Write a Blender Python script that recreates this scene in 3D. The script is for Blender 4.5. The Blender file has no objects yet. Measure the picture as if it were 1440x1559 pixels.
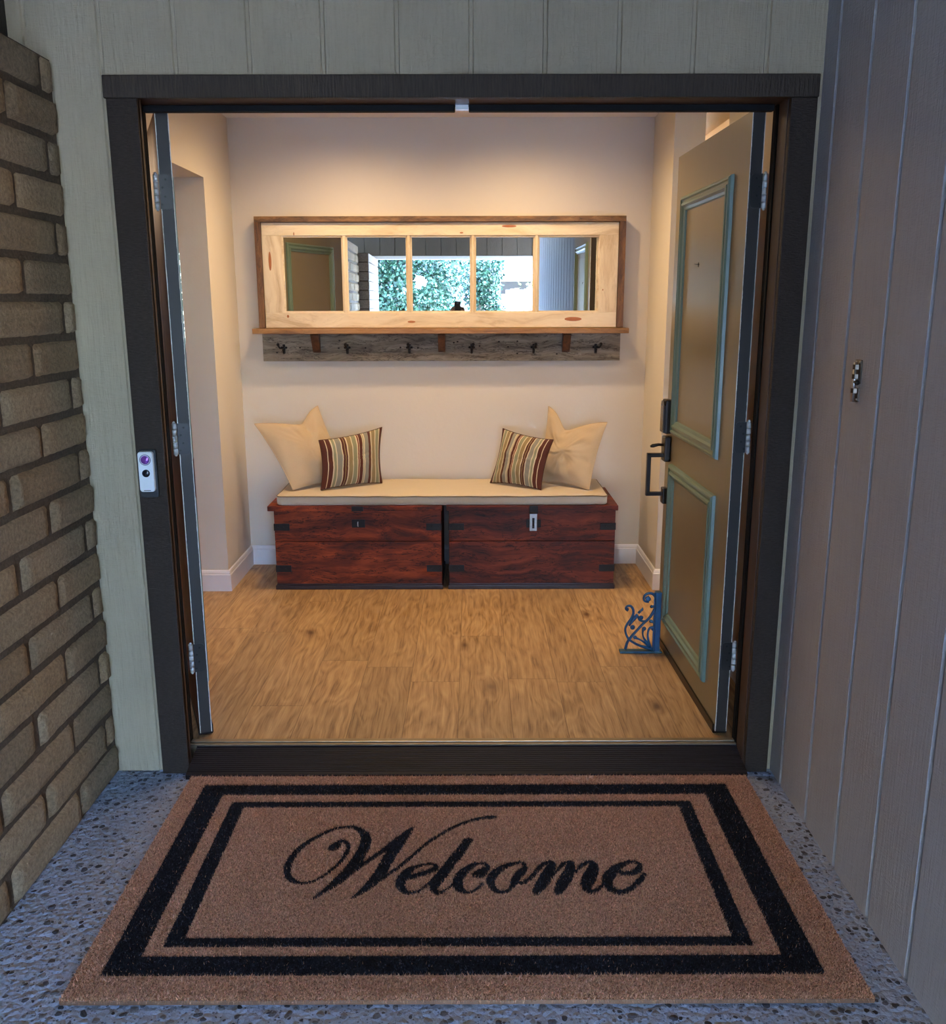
import bpy, bmesh, math, random
import numpy as np
from mathutils import Vector, Matrix, noise
random.seed(7); rng = np.random.default_rng(7)
SC = bpy.context.scene; COL = SC.collection
R = math.radians

# ------------------------------------------------------------------ tagging
def tag(o, label=None, cat=None, group=None, kind=None):
    if label: o['label'] = label
    if cat: o['category'] = cat
    if group: o['group'] = group
    if kind: o['kind'] = kind
    return o
def empty(name, loc=(0, 0, 0), rz=0):
    o = bpy.data.objects.new(name, None); COL.objects.link(o)
    o.location = loc; o.rotation_euler = (0, 0, rz); o.empty_display_size = .05
    return o

# ------------------------------------------------------------------ mesh builder
class MB:
    def __init__(s): s.v = []; s.f = []; s.m = []; s.uv = None; s.smooth = []
    def add(s, vs, fs, m=0, smooth=False):
        b = len(s.v); s.v += [tuple(p) for p in vs]
        for f in fs: s.f.append([b + i for i in f]); s.m.append(m); s.smooth.append(smooth)
    def box(s, x0, x1, y0, y1, z0, z1, m=0, bev=0):
        if bev <= 0:
            v = [(x, y, z) for z in (z0, z1) for y in (y0, y1) for x in (x0, x1)]
            s.add(v, [(0, 2, 3, 1), (4, 5, 7, 6), (0, 1, 5, 4), (2, 6, 7, 3), (0, 4, 6, 2), (1, 3, 7, 5)], m); return
        bm = bmesh.new(); bmesh.ops.create_cube(bm, size=1)
        for q in bm.verts: q.co = Vector(((x0 + x1) / 2 + q.co.x * (x1 - x0), (y0 + y1) / 2 + q.co.y * (y1 - y0), (z0 + z1) / 2 + q.co.z * (z1 - z0)))
        bmesh.ops.bevel(bm, geom=bm.edges[:] + bm.verts[:], offset=bev, segments=2, affect='EDGES', profile=.6)
        bm.verts.index_update()
        s.add([q.co for q in bm.verts], [[q.index for q in f.verts] for f in bm.faces], m); bm.free()
    def prism(s, poly, axis, a0, a1, m=0, smooth=False):
        # poly 2D points; axis 'x','y','z' is the extrusion axis
        def P(p, a): return {'x': (a, p[0], p[1]), 'y': (p[0], a, p[1]), 'z': (p[0], p[1], a)}[axis]
        n = len(poly)
        s.add([P(p, a0) for p in poly] + [P(p, a1) for p in poly],
              [(i, (i + 1) % n, n + (i + 1) % n, n + i) for i in range(n)], m, smooth)
        s.add([P(p, a0) for p in poly], [tuple(range(n))[::-1]], m); s.add([P(p, a1) for p in poly], [tuple(range(n))], m)
    def tube(s, pts, rad, n=10, m=0, cap=True, flat=None, smooth=True):
        pts = [Vector(p) for p in pts]
        if not hasattr(rad, '__len__'): rad = [rad] * len(pts)
        t0 = (pts[1] - pts[0]).normalized(); up = Vector((0, 0, 1)) if abs(t0.z) < .9 else Vector((1, 0, 0))
        if flat: up = Vector(flat)
        V = []
        for i, p in enumerate(pts):
            t = (pts[min(i + 1, len(pts) - 1)] - pts[max(i - 1, 0)]).normalized()
            a = t.cross(up)
            if a.length < 1e-5: a = t.orthogonal()
            a.normalize(); b = a.cross(t).normalized()
            if not flat: up = b
            for k in range(n):
                an = 2 * math.pi * k / n; V.append(p + a * math.cos(an) * rad[i] + b * math.sin(an) * (rad[i] if not flat else flat_r))if False else V.append(p + a * math.cos(an) * rad[i] + b * math.sin(an) * rad[i])
        F = [(i * n + k, i * n + (k + 1) % n, (i + 1) * n + (k + 1) % n, (i + 1) * n + k) for i in range(len(pts) - 1) for k in range(n)]
        s.add(V, F, m, smooth)
        if cap: s.add(V[:n], [tuple(range(n))[::-1]], m); s.add(V[-n:], [tuple(range(n))], m)
    def cyl(s, p0, p1, r, n=20, m=0, r1=None): s.tube([p0, p1], [r, r if r1 is None else r1], n, m)
    def sphere(s, c, r, n=14, m=0, sc=(1, 1, 1)):
        V = [(c[0], c[1], c[2] - r * sc[2])]; h = n // 2
        for i in range(1, h):
            ph = -math.pi / 2 + math.pi * i / h
            for k in range(n):
                a = 2 * math.pi * k / n
                V.append((c[0] + r * sc[0] * math.cos(ph) * math.cos(a), c[1] + r * sc[1] * math.cos(ph) * math.sin(a), c[2] + r * sc[2] * math.sin(ph)))
        V.append((c[0], c[1], c[2] + r * sc[2])); F = []
        for k in range(n): F.append((0, 1 + (k + 1) % n, 1 + k)); F.append((len(V) - 1, 1 + (h - 2) * n + k, 1 + (h - 2) * n + (k + 1) % n))
        for i in range(h - 2):
            for k in range(n): a = 1 + i * n; F.append((a + k, a + (k + 1) % n, a + n + (k + 1) % n, a + n + k))
        s.add(V, F, m, True)
    def grid(s, fn, nu, nv, m=0, smooth=True, flip=False):
        V = [fn(i / nu, j / nv) for j in range(nv + 1) for i in range(nu + 1)]
        F = []
        for j in range(nv):
            for i in range(nu):
                a = j * (nu + 1) + i; q = (a, a + 1, a + nu + 2, a + nu + 1); F.append(q[::-1] if flip else q)
        s.add(V, F, m, smooth)
    def build(s, name, mats, parent=None, loc=None, fix=True, bev=0, seg=2):
        me = bpy.data.meshes.new(name); me.from_pydata(s.v, [], s.f)
        if not isinstance(mats, (list, tuple)): mats = [mats]
        for q in mats: me.materials.append(q)
        me.polygons.foreach_set('material_index', s.m); me.polygons.foreach_set('use_smooth', s.smooth)
        me.update()
        if fix:
            bm = bmesh.new(); bm.from_mesh(me); bmesh.ops.remove_doubles(bm, verts=bm.verts[:], dist=1e-5)
            bmesh.ops.recalc_face_normals(bm, faces=bm.faces[:]); bm.to_mesh(me); bm.free()
        o = bpy.data.objects.new(name, me); COL.objects.link(o)
        if parent: o.parent = parent
        if loc: o.location = loc
        if bev:
            b = o.modifiers.new('bevel', 'BEVEL'); b.width = bev; b.segments = seg; b.limit_method = 'ANGLE'; b.angle_limit = R(40)
        return o

# ------------------------------------------------------------------ materials
class NT:
    def __init__(s, name):
        s.mat = bpy.data.materials.new(name); s.mat.use_nodes = True; s.t = s.mat.node_tree
        s.b = s.t.nodes['Principled BSDF']; s.out = s.t.nodes['Material Output']
    def n(s, typ, props=None, **ins):
        q = s.t.nodes.new(typ)
        for k, v in (props or {}).items(): setattr(q, k, v)
        for k, v in ins.items():
            k2 = int(k[1:]) if k[0] == '_' and k[1:].isdigit() else k.replace('_', ' ')
            s.set(q.inputs[k2], v)
        return q
    def set(s, inp, v):
        if isinstance(v, bpy.types.NodeSocket): s.t.links.new(v, inp)
        elif isinstance(v, bpy.types.Node): s.t.links.new(v.outputs[0], inp)
        else:
            if isinstance(v, (tuple, list)) and len(v) == 3 and inp.type == 'RGBA': v = (*v, 1)
            inp.default_value = v
    def coord(s, kind='Object'): return s.n('ShaderNodeTexCoord').outputs[kind]
    def math(s, op, a, b=None, c=None):
        q = s.t.nodes.new('ShaderNodeMath'); q.operation = op; s.set(q.inputs[0], a)
        if b is not None: s.set(q.inputs[1], b)
        if c is not None: s.set(q.inputs[2], c)
        return q.outputs[0]
    def map(s, v, scale=(1, 1, 1), loc=(0, 0, 0), rot=(0, 0, 0)):
        return s.n('ShaderNodeMapping', Vector=v, Scale=scale, Location=loc, Rotation=rot).outputs[0]
    def noise(s, v, scale, detail=4, rough=.55, dist=0):
        return s.n('ShaderNodeTexNoise', Vector=v, Scale=scale, Detail=detail, Roughness=rough, Distortion=dist).outputs[0]
    def ramp(s, f, stops, const=False):
        q = s.n('ShaderNodeValToRGB', Fac=f); e = q.color_ramp.elements
        while len(e) > 1: e.remove(e[-1])
        for i, (p, c) in enumerate(stops):
            if not isinstance(c, (tuple, list)): c = (c, c, c)
            if i == 0: e[0].position = p; e[0].color = (*c, 1)
            else: el = e.new(p); el.color = (*c, 1)
        if const: q.color_ramp.interpolation = 'CONSTANT'
        return q.outputs[0]
    def mix(s, f, a, b, mode='MIX'):
        q = s.t.nodes.new('ShaderNodeMix'); q.data_type = 'RGBA'; q.blend_type = mode
        s.set(q.inputs[0], f); s.set(q.inputs[6], a); s.set(q.inputs[7], b); return q.outputs[2]
    def bump(s, h, strength=.3, dist=.002, prev=None):
        q = s.n('ShaderNodeBump', Height=h, Strength=strength, Distance=dist)
        if prev is not None: s.set(q.inputs['Normal'], prev)
        return q.outputs[0]
    def fin(s, color=None, rough=.6, metal=0, normal=None, spec=.5, **kw):
        if color is not None: s.set(s.b.inputs['Base Color'], color)
        s.set(s.b.inputs['Roughness'], rough); s.set(s.b.inputs['Metallic'], metal)
        s.b.inputs['Specular IOR Level'].default_value = spec
        if normal is not None: s.set(s.b.inputs['Normal'], normal)
        for k, v in kw.items(): s.set(s.b.inputs[k.replace('_', ' ')], v)
        return s.mat
def lin(*c): return tuple(((x / 255) / 12.92 if x / 255 <= .04045 else ((x / 255 + .055) / 1.055) ** 2.4) for x in c)
def simple(name, col, rough=.5, metal=0, var=.08, scale=30, bump=.1, bd=.001, **kw):
    t = NT(name); v = t.coord(); n = t.noise(v, scale, 5)
    c = t.mix(n, tuple(x * (1 - var) for x in col), tuple(min(1, x * (1 + var)) for x in col))
    return t.fin(c, rough, metal, t.bump(n, bump, bd), **kw)

def m_siding(name, col, dirt=.10):
    t = NT(name); v = t.coord()
    saw = t.noise(t.map(v, (55, 55, 260)), 1, 4, .6)
    ver = t.noise(t.map(v, (120, 120, 10)), 1, 4, .6)
    blot = t.noise(v, 2.2, 5, .6)
    h = t.math('ADD', t.math('MULTIPLY', saw, .5), ver)
    c = t.mix(t.ramp(blot, [(.3, 0), (.75, 1)]), tuple(x * (1 - dirt) for x in col), tuple(x * (1 + dirt * .6) for x in col))
    c = t.mix(t.ramp(t.noise(t.map(v, (30, 30, 16)), 1, 3, .7), [(.74, 0), (.78, 1)]), c, tuple(min(1, x * 1.25) for x in col))
    c = t.mix(t.ramp(h, [(.55, .35), (.8, 0)]), c, t.mix(1., c, (.8, .8, .78), 'MULTIPLY'))
    return t.fin(c, .62, 0, t.bump(h, .9, .0035), .4)
def m_casing(name, col, axis):
    t = NT(name); v = t.coord()
    sc = {'v': (60, 60, 300), 'h': (210, 60, 14)}[axis]
    saw = t.noise(t.map(v, sc), 1, 3, .6)
    fine = t.noise(v, 160, 3)
    c = t.mix(t.ramp(saw, [(.35, 0), (.7, 1)]), tuple(x * .5 for x in col), tuple(x * 1.9 for x in col))
    c = t.mix(t.noise(v, 3, 3), c, tuple(x * 1.1 for x in col))
    return t.fin(c, .6, 0, t.bump(t.math('ADD', saw, t.math('MULTIPLY', fine, .35)), .9, .003), .3)
def m_wood(name, dark, mid, light, axis='x', scale=1., rough=.45, cracks=.5, knots=.35, bump=.3, along=.09, spec=.5):
    t = NT(name); v = t.coord()
    s = {'x': (along, 1, 1), 'y': (1, along, 1), 'z': (1, 1, along)}[axis]
    info = t.n('ShaderNodeObjectInfo').outputs['Random']
    off = t.n('ShaderNodeCombineXYZ', X=t.math('MULTIPLY', info, 7.3), Y=t.math('MULTIPLY', info, 3.1), Z=t.math('MULTIPLY', info, 5.7)).outputs[0]
    v2 = t.n('ShaderNodeVectorMath', {'operation': 'ADD'}, _0=v, _1=off).outputs[0]
    warp = t.n('ShaderNodeTexNoise', Vector=v2, Scale=4 * scale, Detail=2).outputs[1]
    vv = t.n('ShaderNodeVectorMath', {'operation': 'MULTIPLY_ADD'}, _0=warp, _1=(.10 / scale,) * 3, _2=v2).outputs[0]
    g = t.noise(t.map(vv, s), 38 * scale, 6, .62, .6)
    fine = t.noise(t.map(vv, s), 170 * scale, 4, .6)
    band = t.math('PINGPONG', t.math('MULTIPLY', t.noise(t.map(vv, s), 7 * scale, 2, .5), 9), 1)
    f = t.math('ADD', t.math('MULTIPLY', g, .6), t.math('ADD', t.math('MULTIPLY', fine, .25), t.math('MULTIPLY', band, .22)))
    c = t.ramp(f, [(.30, dark), (.52, mid), (.78, light)])
    if knots:
        k = t.n('ShaderNodeTexVoronoi', Vector=t.map(vv, tuple(x if x == 1 else .45 for x in s)), Scale=3.2 * scale).outputs[0]
        c = t.mix(t.ramp(k, [(.05, knots), (.16, 0)]), c, tuple(x * .35 for x in dark))
    if cracks:
        cr = t.noise(t.map(vv, s), 16 * scale, 5, .7)
        c = t.mix(t.math('MULTIPLY', t.ramp(cr, [(.485, 0), (.5, 1), (.515, 0)]), cracks), c, tuple(x * .25 for x in dark))
    return t.fin(c, t.math('ADD', rough - .08, t.math('MULTIPLY', g, .2)), 0, t.bump(f, bump, .002), spec)
def m_plaster(name, col):
    t = NT(name); v = t.coord(); n = t.noise(v, 55, 4, .6); n2 = t.noise(v, 14, 3, .5)
    c = t.mix(n2, tuple(x * .985 for x in col), col)
    return t.fin(c, .7, 0, t.bump(t.math('ADD', n, n2), .16, .004), .25)
def m_attr(name, rough, bump=None, spec=.3, attr='Col'):
    t = NT(name); a = t.n('ShaderNodeAttribute', {'attribute_name': attr}).outputs[0]
    nrm = None
    c = a
    if bump:
        v = t.coord(); n = t.noise(v, bump[0], 6, .7)
        nb = t.noise(v, bump[0] * .28, 4, .6)
        c = t.mix(t.ramp(n, [(.3, 0), (.7, 1)]), t.mix(1., a, (.58, .56, .54), 'MULTIPLY'), t.mix(1., a, (1.32, 1.3, 1.28), 'MULTIPLY'))
        nrm = t.bump(t.math('ADD', n, nb), bump[1], bump[2])
    return t.fin(c, rough, 0, nrm, spec)

GREEN = lin(166, 151, 124)
M = {}
M['siding'] = m_siding('painted_siding', GREEN)
M['siding_grey'] = m_siding('painted_siding_grey', lin(158, 157, 160), .04)
M['siding_dark'] = m_siding('painted_siding_brown', lin(54, 47, 38))
M['casing_v'] = m_casing('casing_post_paint', lin(46, 36, 28), 'v')
M['casing_h'] = m_casing('casing_head_paint', lin(54, 44, 34), 'h')
M['jamb'] = m_wood('jamb_wood', lin(38, 24, 16), lin(56, 36, 24), lin(74, 48, 32), 'z', 1., .5, .2, 0, .1)
M['rubber'] = simple('black_rubber', (.006, .006, .006), .7, spec=.2)
M['plaster'] = m_plaster('wall_paint', (.70, .645, .555))
M['ceil'] = m_plaster('ceiling_paint', (.82, .80, .77))
M['white_trim'] = simple('white_trim_paint', (.80, .80, .82), .35, 0, .02)
M['mirror'] = simple('mirror_glass', (.93, .95, .94), 0.0, 1, 0, 5, 0)
M['iron'] = simple('black_iron', (.014, .013, .013), .5, .6, .3)
M['black_metal'] = simple('dark_bronze', (.02, .015, .012), .35, .7, .2)
M['steel'] = simple('brushed_steel', (.62, .62, .60), .32, 1, .1, 60)
M['zinc'] = simple('zinc_hinge', (.66, .66, .62), .5, .25, .1, 60)
M['brass'] = simple('aged_brass', (.35, .27, .17), .3, 1, .3, 50)
M['beige'] = None
LETTER_ASPECT = 1.712
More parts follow.
